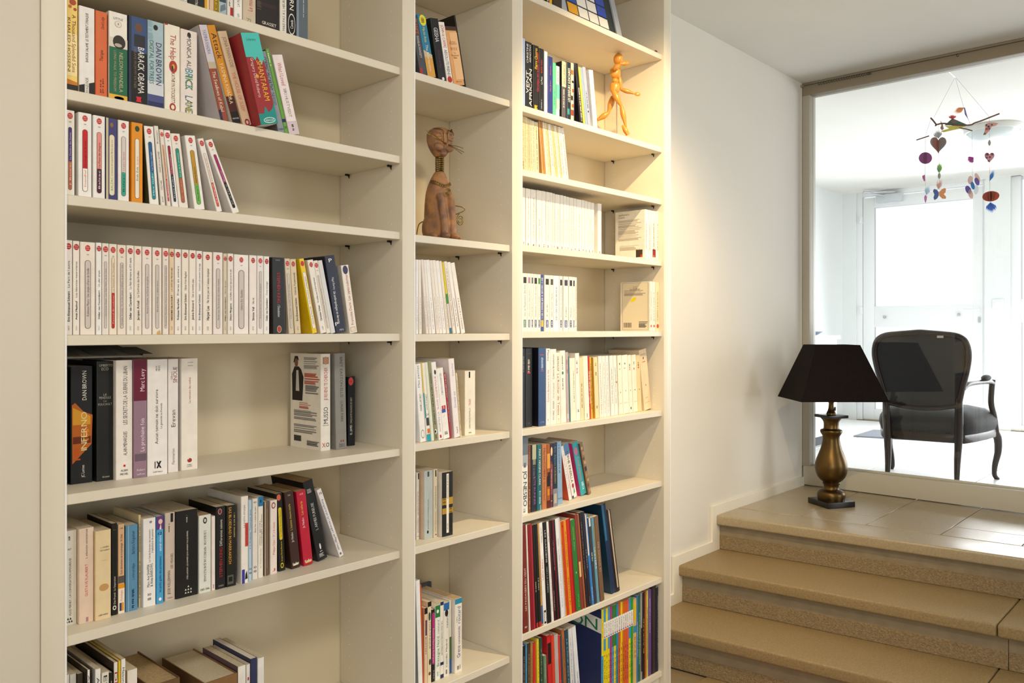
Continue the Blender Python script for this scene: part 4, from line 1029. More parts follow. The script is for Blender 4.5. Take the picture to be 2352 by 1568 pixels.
wx = [(1246, 1250), (1250.5, 1255), (1255.5, 1259), (1259.5, 1265), (1265.5, 1268.5), (1269, 1275), (1275.5, 1279), (1279.5, 1283), (1283.5, 1289), (1289.5, 1293), (1293.5, 1299.5), (1300, 1307)]
for j, (a, b) in enumerate(wx):
    its.append((a, b, 272 + j * 1.6, ['c99a5c', 'b9803e', 'eee4ca', 'e9dab6', 'd9b984', 'efe8d8', 'e2cfa4', 'dcc494', 'eaddbd', 'd9c090', 'eee2c8', 'e8dfca'][j], 'thin aged leaning book' if j < 11 else 'last leaning cream booklet', 'q,8a7350,.1,.9,.5,.25', {'t': a - 9 - j * .3}))
row('right', 'c', 'third', .030, .13, its)
z = [(230, 275), (285, 345), (350, 420), (430, 497), (500, 552), (558, 608), (610, 646), (650, 675), (680, 742), (748, 790), (795, 828), (831, 870), (875, 925), (930, 966), (970, 1032), (1036, 1077), (1081, 1113), (1117, 1161), (1165, 1206), (1256, 1305)]
tx = ['', 'Mika Waltari  Sinouhe l Egyptien', 'Louis Pauwels  Le matin des magiciens', 'Homere  Iliade', '', 'Kundera  L insoutenable legerete de l etre', 'Kundera  Risibles amours', 'Milan Kundera', 'Jean d Ormesson  Le rapport', 'Alexandre Jardin', 'Odile  L ecrivain', 'George Orwell  1984', 'Yann Martel  L Histoire de Pi', 'Amin Maalouf', 'Daniel Pennac  Au bonheur', '', '', 'Albert Camus  L etranger', 'Oscar Wilde', '']
its = []
for j, ((a, b), t) in enumerate(zip(z, tx)):
    its.append((1160 + a / 5.88, 1160 + b / 5.88, 400 + (180 + j * 11.3) / 5.88, rr.choice(['efe3cf', 'ece0cc', 'f0e8d8', 'eadfcc']), 'white paperback' if j < 19 else 'last white paperback', (f'u,8a8078,.16,{min(.86, .24 + .02 * len(t)):.2f},.5,.26,{t}|' if t else '') + 'q,6a4a40,.03,.09,.5,.3', {'c': 'efe6d2'}))
z = [(1890, 1930), (1935, 1975), (1980, 2040), (2045, 2105)]
for j, (a, b) in enumerate(z):
    its.append((1160 + a / 5.88, 1160 + b / 5.88, 480.5 + j * 1.5, 'f3ead2', ('cream paperback showing its back cover', 'cream paperback', 'cream paperback with red vignette', 'cream paperback against the side')[j],
                'q,9a8a70,.2,.75,.5,.25' + ('|r,8a2018,.2,.9,.06,.22|r,d8542a,.3,.7,.06,.1' if j == 2 else ''), {'S': .012, 'd': .128}))
row('right', 'd', 'fourth', .052, .115, its)
z = [(235, 300), (302, 350), (352, 385), (387, 440), (442, 480), (482, 522), (535, 602), (605, 658), (661, 730), (735, 780), (790, 856), (862, 914), (916, 944), (946, 972)]
pc = ['3a2420', 'a88aa0', '5a6a70', '1e1a1c', '2a8a3a', '4a5a9c', '2a2622', '4a4438', '', '26221f', '3a3646', '1e2a3c', '2a2c30', '']
tx = ['Guy de Maupassant  Bel-Ami', 'Marc Levy  Sept jours', 'Serge Brussolo', 'Daeninckx  Le mur du temps', 'Laurent Gounelle', '', 'A. Jardin', 'Henri Troyat  Marie', '', 'Primo Levi  Si c est un homme', 'Kundera', 'Modiano', 'FLAUBERT', '']
its = []
for j, ((a, b), p, t) in enumerate(zip(z, pc, tx)):
    s = (f'r,{p},.2,.85,.83,.935|' if p else '') + (f'u,6a6058,.26,{min(.8, .3 + .02 * len(t)):.2f},.5,.24,{t}|' if t else 'q,9aa,.2,.8,.5,.3|')
    s += ('r,2a7a6a' if j == 0 else 'r,3a4a90') + ',.25,.75,.07,.2|q,e8e0d8,.08,.19,.5,.2' if j not in (5, 8, 13) else ''
    if j == 5:
        s = 'r,3c4a8a,0,1,0,1|r,c8b848,.1,.9,.08,.2|q,c8c8d8,.22,.95,.5,.5'
    if j == 13:
        s = 'q,b8a088,.2,.9,.5,.3|o,c83030,.4,.09,.2,1'
    its.append((1160 + a / 5.88, 1160 + b / 5.88, 627 + j * .75, 'efe5d2' if j != 8 else 'eef0f2', ('white pocket book with picture', 'slim blue patterned pocket book', 'plain white pocket book', 'last slim white pocket book')[{5: 1, 8: 2, 13: 3}.get(j, 0)], s, {'c': 'ece2ce'}))
for j, (a, b, c, l) in enumerate(((1958, 1990, 'ece0c4', 'cream paperback showing bordered back cover'), (1996, 2030, 'eee6d2', 'cream paperback'), (2036, 2092, 'ecdcb8', 'yellowish paperback against the side'))):
    its.append((1160 + a / 5.88, 1160 + b / 5.88, 646 + j, c, l, 'q,a89878,.2,.8,.5,.25|o,c8503c,.5,.1,.3,1', {'S': .010, 'd': .128, 'c': c}))
row('right', 'e', 'fifth', .018, .11, its)
R5 = lambda v: 1160 + v / 5.88
row('right', 'f', 'sixth', .022, .135, [
    (1199.5, 1206, 800, '20242e', 'dark navy end book', 'q,888,.7,.9,.5,.3', {'S': .026}),
    (1206.5, 1223, 800, '111215', 'black book with red mark', 'q,b8b0a0,.7,.86,.5,.3|r,c83a44,.3,.7,.68,.7|r,7a2a30,.25,.8,.93,.935|h,888,.05,.3,.5,.14,LATTES', {'S': .026, 'hard': True}),
    (1237, 1254, 799, '2d4a7c', 'navy blue hardback', 'q,9ab0d0,.72,.88,.5,.3|r,b85070,.3,.7,.70,.71|r,b85070,.2,.7,.905,.915|h,aab,.05,.5,.5,.16,LATTES', {'c': '15161d', 'S': .014, 'hard': True}),
    (1254.5, 1264, 800.5, 'f0e9e4', 'white book with red script', 'u,c03840,.3,.72,.5,.36,Contes Berbere et la Vie|d,222,.84,.98,.5,.4,Plantu|q,caa,.03,.08,.5,.3', {'S': .02}),
    (1264.5, 1278.5, 802, 'eee2cf', 'cream book with black author', 'u,444,.6,.93,.5,.24,Colette Braeckman|u,8a9a7a,.35,.55,.5,.2,Terreur d un genocide|u,3a7a4a,.21,.31,.5,.24,RWANDA|u,555,.06,.18,.5,.2,FAYARD', {'S': .02, 't': 1261}),
    (1279, 1288, 810, 'efe0bd', 'cream book with large red title', 'd,a03848,.12,.7,.5,.5,Le Rocher de Tanios|d,333,.74,.95,.5,.4,AMIN MAALOUF|q,bb8,.03,.07,.5,.3', {'S': .022, 't': 1276.5}),
    (1289, 1301.5, 805.6, 'efe4cf', 'white book with green spot', 'q,6a6a60,.74,.93,.45,.2|o,2a7a50,.45,.69,.16,1.2|q,777,.46,.62,.45,.2', {'S': .022, 't': 1285.5}),
    (1302, 1308.6, 809, 'b8a8a8', 'thin mauve grey book', 'q,a03040,.7,.9,.5,.3|q,ddd,.05,.12,.5,.5', {'t': 1297.5}),
    (1309, 1311, 819.5, '1a6a78', 'thin teal book', '', {'t': 1304.5}),
    (1311.5, 1324, 823, 'efe2bd', 'cream paperback', 'q,9a8a5a,.3,.8,.7,.12', {'t': 1308}),
    (1324.5, 1334, 811.5, 'efe8da', 'white paperback with red lettering', 'q,444,.84,.89,.4,.3|q,d06a50,.7,.78,.4,.3|q,444,.13,.17,.5,.3', {'t': 1321}),
    (1334.5, 1342, 822, 'ebd9a4', 'pale yellow paperback', 'q,6a5a30,.2,.6,.5,.25', {'t': 1330}),
    (1343.5, 1355, 818.7, 'eee1bf', 'wide cream paperback', 'q,9a8a6a,.03,.1,.5,.2', {'t': 1337}),
    (1355.4, 1358.2, 818, 'd02a2a', 'thin red book', 'u,fff,.25,.76,.5,.7,ENFIN LE GRAND ALBUM', {'t': 1351}),
    (1358.6, 1362, 820, 'e6b92a', 'thin golden book', 'q,5a4410,.16,.9,.5,.4', {'t': 1354.5}),
    (1368, 1377, 821, 'efd9a0', 'cream book with gold cover', 'q,7a6020,.86,.91,.5,.3|q,7a6020,.7,.76,.5,.3|q,7a6020,.16,.2,.5,.3', {'t': 1363, 'c': 'dfa83a'}),
] + [(a, b, 818.5 - .4 * k, c, 'cream paperback with grey print' if k < 5 else 'cream paperback with red print', s, {'t': a - 4.2 - k * .1, 'S': .024 + .002 * k}) for k, (a, b, c, s) in enumerate((
    (1378, 1386.7, 'efe4cc', 'q,b8aa98,.05,.9,.5,.2'), (1387.4, 1394, 'f0ead8', 'q,b8aa98,.05,.9,.5,.2'), (1395, 1401.5, 'efe8da', 'q,b8aa98,.05,.9,.5,.2'),
    (1404.5, 1412, 'efe6d4', 'q,9a8a7a,.2,.8,.5,.2'), (1413, 1420, 'f0e8d4', 'q,9a8a7a,.2,.8,.5,.2|o,b8703a,.8,.55,.2,1'), (1422.7, 1431.6, 'f0e2bc', 'q,444,.84,.87,.5,.3|r,c86a50,.3,.6,.76,.77|q,444,.36,.38,.5,.2|r,888,.2,.8,.18,.185'),
    (1432.4, 1445.7, 'f2e4c0', 'q,444,.84,.87,.5,.2|r,c86a50,.3,.6,.77,.78|q,444,.38,.4,.5,.1|r,888,.15,.85,.18,.184'), (1446.4, 1454, 'f2e2ba', 'q,444,.8,.86,.5,.3|q,c03a38,.74,.79,.5,.4|q,444,.38,.4,.5,.2|r,444,.3,.6,.06,.1'),
    (1455, 1465.6, 'f2e2ba', 'q,444,.82,.88,.5,.2|q,c05040,.74,.79,.5,.3|q,444,.38,.4,.5,.2|r,888,.2,.8,.18,.185'), (1466.2, 1474.6, 'eed8a4', 'q,444,.82,.88,.5,.3|q,c03a38,.76,.82,.5,.4|q,444,.38,.4,.5,.2')))] + [
    (1480.6, 1497.6, 805, 'f2dcb8', 'tall pale leaning book at the end', 'r,b89a7a,.15,.85,.92,.925|r,b89a7a,.15,.85,.91,.914|q,555,.84,.88,.5,.2|r,c0503a,.3,.7,.79,.8|q,555,.4,.42,.5,.1|r,8a7a6a,.3,.6,.2,.204|r,a88,.15,.85,.12,.124', {'t': 1463.5, 'S': .044, 'c': 'ecd6b4'})])
row('right', 'g', 'seventh', .014, .125, [
    (1199.5, 1213, 1003, 'e4e2da', 'white and grey thriller', 'r,6a7480,0,1,.76,1|r,a8b0b6,0,1,.62,.76|d,17181a,.1,.56,.5,.62,JO NESBO|q,555,.6,.66,.5,.5|q,888,.02,.07,.4,.4'),
    (1213.6, 1219.5, 1023, '7a4428', 'slim brown book', 'd,d8a070,.05,.36,.5,.4,JAMES|q,b87a50,.4,.9,.5,.3'),
    (1220, 1233, 1022, '202430', 'dark book with violet title', 'r,b8b89a,.2,.9,.78,1|r,8a8a70,.3,.8,.7,.78|d,9a6aa0,.1,.52,.6,.34,KITE RUNNER|q,778,.5,.68,.5,.2'),
    (1234, 1244.5, 1021.7, '1f6a74', 'teal book with white capitals', 'd,e8e4e0,.38,.93,.55,.4,MARY HIGGINS CLARK|q,a8c8cc,.1,.3,.6,.4|r,7aa8b0,.6,.9,0,.08'),
    (1245.5, 1256, 1021, 'c47a4a', 'tan orange book', 'd,5a2a1a,.46,.94,.5,.4,HarlanCOBEN|d,7a4028,.14,.42,.5,.3,Gone For Good'),
    (1256.6, 1263.7, 1020, 'a85a1a', 'black and orange flame book', 'r,17100c,0,1,.34,.5|r,e0a040,0,1,.62,.85|r,d88a2a,.1,.8,.2,.3|r,3a1408,.2,1,.5,.56|r,5a1c10,0,1,.0,.12', {}),
    (1264, 1269.7, 1019.5, '6a3038', 'thin plum and dark book', 'r,26264a,0,1,.72,1|o,e8c89a,.5,.88,.4,3|r,8a4a50,0,1,.2,.68|q,d0a0a0,.3,.6,.5,.3|h,fff,.1,.4,.5,.3,M'),
    (1270.5, 1281, 1018, '1b2638', 'dark navy and grey book', 'r,8a8a90,0,1,0,.28|r,c0b8a8,.2,.8,.05,.2|d,5a90b8,.64,.94,.5,.36,Erin Alyson|d,c8b850,.36,.62,.5,.3,A Life Elsewhere', {'t': 1268.5}),
    (1281.6, 1293, 1015, '8cb0d0', 'light blue leaning book', 'q,5a78a8,.5,.95,.5,.3|h,2a3040,.09,.8,.5,.3,PICADOR', {'t': 1278, 'S': .024}),
    (1308, 1314, 1026, 'efeae8', 'white leaning book with orange edge', 'q,c8b8b8,.1,.9,.5,.35', {'t': 1288, 'c': 'd8542c', 'S': .036}),
    (1315, 1326, 1021.7, 'e9e0d2', 'white and blue leaning book', 'r,5a8ab8,0,1,.8,1|d,3a3430,.28,.86,.5,.44,SOPHIE KINSELLA|o,a83848,.5,.22,.2,1.5|g,3a8a8a,.4,.06,.7,.1,.6,.2|r,2a3a70,0,.3,0,.05', {'t': 1293.5, 'S': .045, 'c': 'b04868'}),
    (1335, 1347.5, 1019, '2fa4ae', 'turquoise leaning book with pink spot', 'o,c87a9a,.4,.83,.32,1.4|d,d86a8a,.28,.72,.55,.4,Confessions|q,bfe4e4,.1,.24,.6,.4', {'t': 1314, 'S': .05, 'c': 'd84a8a'}),
    (1348.5, 1358.5, 1020, '8a6c50', 'pebbled brown leaning book', 'o,c8a880,.4,.9,.3,1.2|o,b08a64,.6,.8,.3,1.4|o,5a4430,.4,.7,.3,1|o,c09a70,.6,.62,.3,1.3|r,2a2430,.2,.8,.46,.54|o,a88058,.4,.38,.32,1.4|o,bf9a70,.6,.28,.3,1.2|o,6a5038,.4,.18,.3,1.3|o,a88460,.55,.08,.34,1.3', {'t': 1327, 'S': .044, 'c': '6a5038'}),
])
H5 = lambda v: 1160 + v / 5.0575
row('right', 'h', 'eighth', .004, .235, [(H5(a), H5(b), 1130 + y / 5.0575, c, l, s, dict(o, **({'t': H5(t)} if t else {}))) for a, b, t, y, c, l, s, o in (
    (215, 275, 182, 395, '7a2a22', 'tall brown red album', 'u,e0d0b8,.2,.6,.6,.3,LES PASSAGERS DU VENT|h,fff,.05,.4,.5,.2,ED', {}),
    (285, 300, 200, 392, 'e8e0d4', 'thin white album', '', {}),
    (302, 360, 212, 398, '8a1622', 'thick dark red album', 'r,a83040,.6,.9,0,1', {}),
    (363, 391, 286, 395, '181b18', 'black album', 'q,c8c0b0,.35,.45,.5,.3|r,b83028,.1,.9,0,.05', {}),
    (394, 425, 310, 390, '1b1c1a', 'black album with red foot', 'q,c8c0b0,.36,.48,.5,.3|r,b83028,.1,.9,0,.05', {}),
    (428, 446, 332, 383, 'c89a58', 'tan and blue album', 'r,2a5aa0,0,1,.02,.2|q,7a5a28,.3,.9,.5,.2', {}),
    (451, 490, 356, 374, 'f0ece8', 'white album with red title', 'd,c03838,.44,.64,.5,.4,rosa mari|d,888,.8,.95,.5,.3,DAVID HEREDIA|r,222,.2,.8,.01,.14|r,f0ece8,.3,.7,.03,.12', {}),
    (496, 541, 394, 370, '141418', 'black album with white title', 'd,d8d8dc,.6,.92,.5,.3,LES GARDIENS|d,b8c8b8,.3,.56,.5,.24,VERS LA LUMIERE', {'c': '141418'}),
    (546, 571, 441, 360, 'efece8', 'thin white album', 'd,888,.8,.9,.5,.3,XIII|q,aaa,.1,.5,.5,.2', {}),
    (574, 600, 478, 345, '2c141c', 'maroon black album', 'r,8a2030,.1,.25,0,1|q,988,.1,.3,.5,.3', {}),
    (602, 624, 500, 342, '1c1218', 'black album with crimson line', 'r,a81a38,.8,1,0,1|q,988,.5,.8,.4,.3', {}),
    (626, 650, 524, 338, '151318', 'black glossy album', 'r,8a1a30,0,.2,.4,1', {}),
    (655, 706, 566, 320, 'e8e8ee', 'thick white album', 'q,9a9aa8,.1,.8,.4,.12|r,cfcfda,.7,1,0,1', {'c': 'dcdce2'}),
    (708, 724, 614, 356, 'dd8a22', 'thin orange album', 'q,8a4a10,.1,.8,.5,.3', {}),
    (725, 750, 637, 352, 'd2401f', 'orange red album', 'o,7a1a10,.5,.95,.2,1.4', {}),
    (752, 781, 667, 340, 'e89a1c', 'yellow orange album', 'd,6a3a0c,.5,.88,.5,.3,BLAKE ET MORTIMER|u,6a3a0c,.1,.4,.5,.3,LE MYSTERE', {}),
    (783, 829, 702, 325, 'c8231f', 'bright red album', 'r,8a1a18,.7,1,0,1', {}),
    (832, 884, 750, 335, '2b7d35', 'green album with yellow lettering', 'd,c8d03a,.78,.92,.5,.2,NATACHA|d,c8d8b8,.66,.76,.5,.16,Walthery|u,a8c070,.04,.18,.6,.16,DUPUIS|o,a8d0b0,.5,.42,.1,1.6', {}),
    (886, 916, 792, 268, '8c3a34', 'tall maroon album with cream patch', 'r,e0c078,.3,1,.34,.5', {}),
    (926, 946, 836, 262, 'c25f24', 'thin rust orange album', 'r,2a6a6a,0,.25,0,1', {}),
    (948, 976, 862, 246, '1e1f2e', 'dark navy album', 'd,b89a50,.3,.9,.5,.2,LES SEPT VIES DE L EPERVIER', {}),
    (978, 1008, 890, 236, '262436', 'dark violet album', 'd,b8b8c8,.4,.6,.5,.24,MURENA|q,a89a70,.03,.1,.5,.2', {}),
    (1012, 1039, 926, 266, '3a84cf', 'bright blue album', 'r,e0d4c8,.0,.55,.55,1|u,dce8f4,.05,.2,.5,.3,DARGAUD', {}),
    (1041, 1070, 962, 306, '3c3c44', 'grey black album', 'r,d8d8dc,.2,.9,.9,1|q,c8d8d8,.5,.6,.5,.4', {}),
    (1072, 1102, 1000, 300, '6a9cb0', 'pale blue album', 'd,e8f0f0,.4,.65,.5,.5,UNIVERS|r,8a8a68,.6,1,.5,.9', {}),
    (1112, 1158, 1034, 292, '7a5c44', 'brown album with carved letters', 'u,c8ae90,.35,.7,.5,.3,LE SIGNORE 1343', {}),
    (1240, 1284, 1118, 155, '2e6a94', 'tall blue album with dark cover', 'r,1c2c50,0,1,0,.6|r,173050,.5,1,.6,1', {'c': '1f4258', 'S': .022}),
    (1286, 1304, 1160, 214, '17171c', 'black leaning album', '', {'S': .022}),
    (1306, 1334, 1192, 216, '1c1a20', 'beige and black leaning album', 'r,c8b090,.1,.65,.05,1|r,2a2028,.65,1,0,1', {'S': .022}))])
I5 = lambda v: 1160 + v / 5.85
its = [(I5(a), I5(b), 1300 + y / 5.85, c, l, s, {'t': I5(t)} if t else {}) for a, b, t, y, c, l, s in (
    (235, 276, None, 1082, '1a1a20', 'black album at the end', 'q,8a7a70,.2,.9,.5,.3'), (279, 298, None, 1050, '4a9ac8', 'thin blue album', ''), (302, 344, None, 1045, '4a3424', 'dark brown album', 'q,b89860,.3,.9,.5,.2'),
    (348, 378, 345, 1040, 'a8844c', 'tan album', 'q,5a4420,.2,.9,.5,.3'), (390, 424, 372, 1035, 'cc2a28', 'red album', 'u,e0a098,.2,.6,.5,.2,LES TUNIQUES'), (447, 477, 427, 986, 'e8d23a', 'yellow album', 'd,8a7a18,.5,.95,.5,.3,GASTON ET CIE'),
    (486, 522, 466, 970, '2a4a3a', 'dark green album', 'd,c8c8a8,.3,.9,.5,.2,YOKO TSUNO'), (542, 580, 520, 1210, '6a8a70', 'short grey green album', 'd,c8d8c8,.7,.9,.5,.2,JOURNAL'), (602, 655, 562, 942, 'c8262c', 'red album with black band', 'r,1c1416,.1,.9,.7,.92|r,1c1416,0,1,.48,.485|q,e8a0a0,.2,.45,.5,.2'),
    (660, 696, 622, 936, 'd8402a', 'orange red album', ''), (700, 750, 660, 930, 'b8b0ac', 'grey album with orange foot', 'r,8a4a28,0,1,.2,.3|r,c85a2a,0,1,0,.2'), (756, 782, 712, 935, 'd8342c', 'scarlet album', 'u,f0c8b8,.3,.5,.5,.3,SPIROU'),
    (786, 808, 737, 940, '2a4a60', 'dark teal album', ''), (814, 852, 758, 862, 'a8683a', 'brown album', 'q,6a3a18,.3,.9,.5,.2'), (858, 900, 803, 868, '1f4a60', 'petrol blue album', 'd,a8c8c8,.3,.9,.5,.24,LE LOUP DES MERS'),
    (904, 950, 852, 850, 'c8ccd4', 'grey white album', 'q,8a8a98,.1,.9,.5,.2'), (990, 1040, 897, 826, 'd4dae4', 'white leaning album by the dark cover', 'q,8a92a4,.02,.5,.5,.24'))]
its.append((I5(1297), I5(1324), 1400.5, '3f9ad0', 'yellow and blue album showing its dark cover', 'r,e8d41c,0,1,.5,1|d,8a7a10,.7,.95,.5,.3,ALBUM|u,123,.2,.45,.5,.3,ACTION', {'c': '252f5c'}))
ser = [('3a98d0', 'blue', 'e8d41c'), ('e8d41c', 'yellow', 'e8d41c'), ('3a98d0', 'blue', 'e8d41c'), ('b03a7c', 'magenta', 'b03a7c'), ('2a7a3c', 'green', '4a9ad0'), ('2a7a3c', 'green', 'e8d41c'), ('2a88b8', 'teal blue', '2a88b8'), ('cc5a20', 'orange', 'cc5a20'),
       ('e8c41c', 'golden yellow', 'e8c41c'), ('d06a1c', 'orange', 'd06a1c'), ('d8601c', 'dark orange', 'd8601c'), ('d85a54', 'coral red', 'd85a54'), ('2a9ac8', 'bright blue', 'e8d41c'), ('2f9a2c', 'green', '2f9a2c')]
for j, (c, n, c2) in enumerate(ser):
    a = 1326 + j * 28.2
    its.append((I5(a), I5(a + 27), 1400 - j * 2.1, c2, f'thin {n} album with white numbered band', f'r,{c},0,1,.55,1|r,f0eee8,0,1,.68,.86|q,555,.71,.84,.5,.3|o,{["c83030", "3a6ac0"][j % 2]},.5,.695,.3,1|u,333,.1,.5,.5,.3,ALBUM {j + 1}', {}))
for a, b, y, c, l, s in ((1724, 1768, 440, 'd8b474', 'tan album with red letters', 'd,c8542a,.3,.55,.5,.5,BOULE|r,e0b82a,.1,.9,.75,.95|r,3a8aa8,0,1,.6,.68'), (1770, 1792, 402, '3a7ab8', 'thin blue album', 'q,bcd,.3,.7,.5,.3'), (1794, 1820, 398, '2a6a4a', 'dark green album', 'q,ac8,.2,.8,.5,.3'),
                         (1822, 1846, 366, '9a9aa0', 'grey album', 'r,2a2a30,.2,.9,.1,.6'), (1848, 1880, 362, '1c1a18', 'black album with yellow lettering', 'u,d8b83a,.3,.7,.5,.3,BLACKSAD'), (1882, 1902, 340, 'b85a2c', 'thin rust album', ''), (1904, 1925, 332, 'c8c858', 'thin lime album', 'q,6a6a28,.2,.8,.5,.4'),
                         (1927, 1966, 322, '6a4a90', 'purple album', 'q,c8b8d8,.5,.9,.5,.2'), (1970, 2028, 276, '241d22', 'tall black album', 'r,3a2f38,.3,.7,0,1'), (2032, 2062, 296, '1a2030', 'dark navy album at the side', 'q,c8c8c8,.1,.9,.8,.14')):
    its.append((I5(a), I5(b), 1300 + y / 5.85, c, l, s, {}))
row('right', 'i', 'bottom', .01, .24, its)


def mirror(f):
    for s in (-1, 1):
        f(s)


def fuse(o, voxel, smooth=2):
    """melt overlapping closed pieces of one mesh into one continuous surface"""
    m = o.modifiers.new('remesh', 'REMESH')
    m.mode = 'VOXEL'
    m.voxel_size = voxel
    m.use_smooth_shade = True
    s = o.modifiers.new('smooth', 'SMOOTH')
    s.iterations = smooth
    s.factor = 0.5
    bpy.context.view_layer.update()
    dg = bpy.context.evaluated_depsgraph_get()
    me = bpy.data.meshes.new_from_object(o.evaluated_get(dg))
    o.modifiers.clear()
    old = o.data
    o.data = me
    bpy.data.meshes.remove(old)
    me.polygons.foreach_set('use_smooth', [True] * len(me.polygons))
    return o


def ball(mb, c, r, mat, seg=14, rings=9):
    rx, ry, rz = r if isinstance(r, (tuple, list)) else (r, r, r)
    v, f = [], []
    for i in range(1, rings):
        a = math.pi * i / rings
        for k in range(seg):
            b = 2 * math.pi * k / seg
            v.append((c[0] + rx * math.sin(a) * math.cos(b), c[1] + ry * math.sin(a) * math.sin(b), c[2] + rz * math.cos(a)))
    for i in range(rings - 2):
        for k in range(seg):
            k2 = (k + 1) % seg
            f.append((i * seg + k, (i + 1) * seg + k, (i + 1) * seg + k2, i * seg + k2))
    v += [(c[0], c[1], c[2] + rz), (c[0], c[1], c[2] - rz)]
    n = len(v)
    for k in range(seg):
        k2 = (k + 1) % seg
        f.append((n - 2, k, k2))
        f.append((n - 1, (rings - 2) * seg + k2, (rings - 2) * seg + k))
    mb.faces(v, f, mat)
    mb.sm = True
    return mb


def spline(pts, n=6):
    """Catmull-Rom through pts"""
    P = [Vector(p) for p in pts]
    P = [2 * P[0] - P[1]] + P + [2 * P[-1] - P[-2]]
    out = []
    for i in range(1, len(P) - 2):
        for k in range(n):
            t = k / n
            a, b, c, d = P[i - 1:i + 3]
            out.append(.5 * ((2 * b) + (c - a) * t + (2 * a - 5 * b + 4 * c - d) * t * t + (3 * b - a - 3 * c + d) * t ** 3))
    out.append(P[-2])
    return out


# ------------------------------------------------------------------ things lying on the shelves
M_TERRAC = pbr('aged_terracotta', 'b9834f', 0.55, noise=(34, 0.4, 8), color2='6a5248', bump=(60, 0.4, 5, 0.003))
M_WIRE = pbr('brass_wire', '8a6f3c', 0.35, 1.0, noise=(90, 0.3, 2))
z0 = ZS['middle']['b'] + ZO
cx_, cy_, _ = on_y(1010, 546, 0.085)
cat = thing('cat_figurine', (cx_, cy_, z0 + .0022), 'terracotta cat figurine with a coiled spring neck and wire whiskers', 'figurine', math.radians(-14))
b = MB()
secs = [(0, .031, .046, .0), (.012, .036, .052, -.001), (.04, .040, .054, 0), (.07, .0405, .050, .002), (.10, .040, .043, .004), (.13, .0375, .037, .005), (.152, .032, .031, .005), (.172, .024, .024, .004), (.187, .0165, .0175, .002), (.193, .012, .012, .001)]
b.loft([[(a * math.cos(t * math.pi / 12), yo + d * math.sin(t * math.pi / 12), z) for t in range(24)] for z, a, d, yo in secs], M_TERRAC)
for s in (-1, 1):
    b.tube(spline([(s * .016, -.030, .125), (s * .0145, -.042, .09), (s * .0125, -.050, .045), (s * .012, -.053, .008)]), .0105, M_TERRAC, 10)
    ball(b, (s * .0135, -.060, .008), (.012, .016, .0085), M_TERRAC)
    ball(b, (s * .034, .004, .034), (.013, .030, .036), M_TERRAC)
    ball(b, (s * .036, -.030, .008), (.011, .022, .009), M_TERRAC)
fuse(b.build('body', cat), .0022, 3)
h = MB()
hs = [(-.043, .008, .010), (-.038, .016, .017), (-.027, .025, .024), (-.012, .0335, .029), (.003, .038, .031), (.018, .0385, .030), (.030, .033, .026), (.039, .020, .018), (.042, .006, .008)]
HZ = .274
h.loft([[(a * math.cos(t * math.pi / 12), d * math.sin(t * math.pi / 12), HZ + z) for t in range(24)] for z, a, d in hs], M_TERRAC)
for s in (-1, 1):
    ball(h, (s * .016, -.024, HZ - .018), (.015, .011, .011), M_TERRAC)
    ball(h, (s * .0185, -.026, HZ + .012), (.0115, .007, .0055), M_TERRAC)
    h.tube(spline([(s * .033, -.016, HZ + .014), (s * .024, -.027, HZ + .023), (s * .012, -.031, HZ + .021), (s * .007, -.031, HZ + .010)]), .0022, M_TERRAC, 6)
    h.tube(spline([(s * .030, -.019, HZ + .006), (s * .019, -.030, HZ + .003), (s * .009, -.032, HZ + .006)]), .0018, M_TERRAC, 6)
h.tube([(0, -.030, HZ + .018), (0, -.034, HZ - .008)], .006, M_TERRAC, 8)
ball(h, (0, -.020, HZ - .034), (.010, .010, .007), M_TERRAC)
head = fuse(h.build('head', cat), .0019, 2)
wr = MB()
for s in (-1, 1):
    wr.tube(spline([(s * .026, -.012, HZ + .034), (s * .013, -.028, HZ + .031), (s * .0055, -.034, HZ + .022), (s * .005, -.0375, HZ - .006)]), .0011, M_WIRE, 6)
wr.build('nose_wire', head)
w = MB().tube(spline([(0, -.040, HZ - .012), (-.02, -.043, HZ - .004), (-.042, -.040, HZ + .010), (-.060, -.034, HZ + .019)]), .0009, M_WIRE, 6)
w.build('whisker', head)
for p in ([(-.004, -.040, HZ - .011), (-.028, -.043, HZ - .001), (-.058, -.034, HZ + .012)], [(.004, -.040, HZ - .012), (.03, -.042, HZ - .014), (.052, -.04, HZ - .016)],
          [(.004, -.040, HZ - .012), (.03, -.042, HZ - .020), (.054, -.042, HZ - .028)], [(.004, -.040, HZ - .013), (.028, -.044, HZ - .024), (.046, -.044, HZ - .034)]):
    MB().tube(spline(p), .0008, M_WIRE, 5).build('whisker', head)
ec = MB().tube([(.034 + (.008 - t * .00009) * math.cos(t * .5) * (1 - t / 90), -.006 + (.008) * math.sin(t * .5) * (1 - t / 90), HZ + .026 + t * .00022) for t in range(70)], .0013, M_WIRE, 6)
ec.build('ear_coil', head)
sp = MB().tube([(.0115 * math.cos(t * math.pi / 8), .0115 * math.sin(t * math.pi / 8), .190 + t * .046 / 144) for t in range(145)], .0016, M_WIRE, 6)
sp.build('spring_neck', cat)
ring_me = None
for k in range(15):
    t = math.radians(200 + k * 10)
    p = (.0315 * math.cos(t), .005 + .0345 * math.sin(t), .158 - .012 * abs(math.sin(t)) ** 3 + .004)
    if ring_me is None:
        o = MB().tube([(.0036 * math.cos(a * math.pi / 6), 0, .0036 * math.sin(a * math.pi / 6)) for a in range(12)], .001, M_WIRE, 6, closed=True).build('necklace_ring', cat)
        ring_me = o.data
    else:
        o = bpy.data.objects.new('necklace_ring', ring_me)
        COL.objects.link(o)
        o.parent = cat
    o.location = p
    o.rotation_euler = (math.radians(-20), 0, t + math.pi / 2)
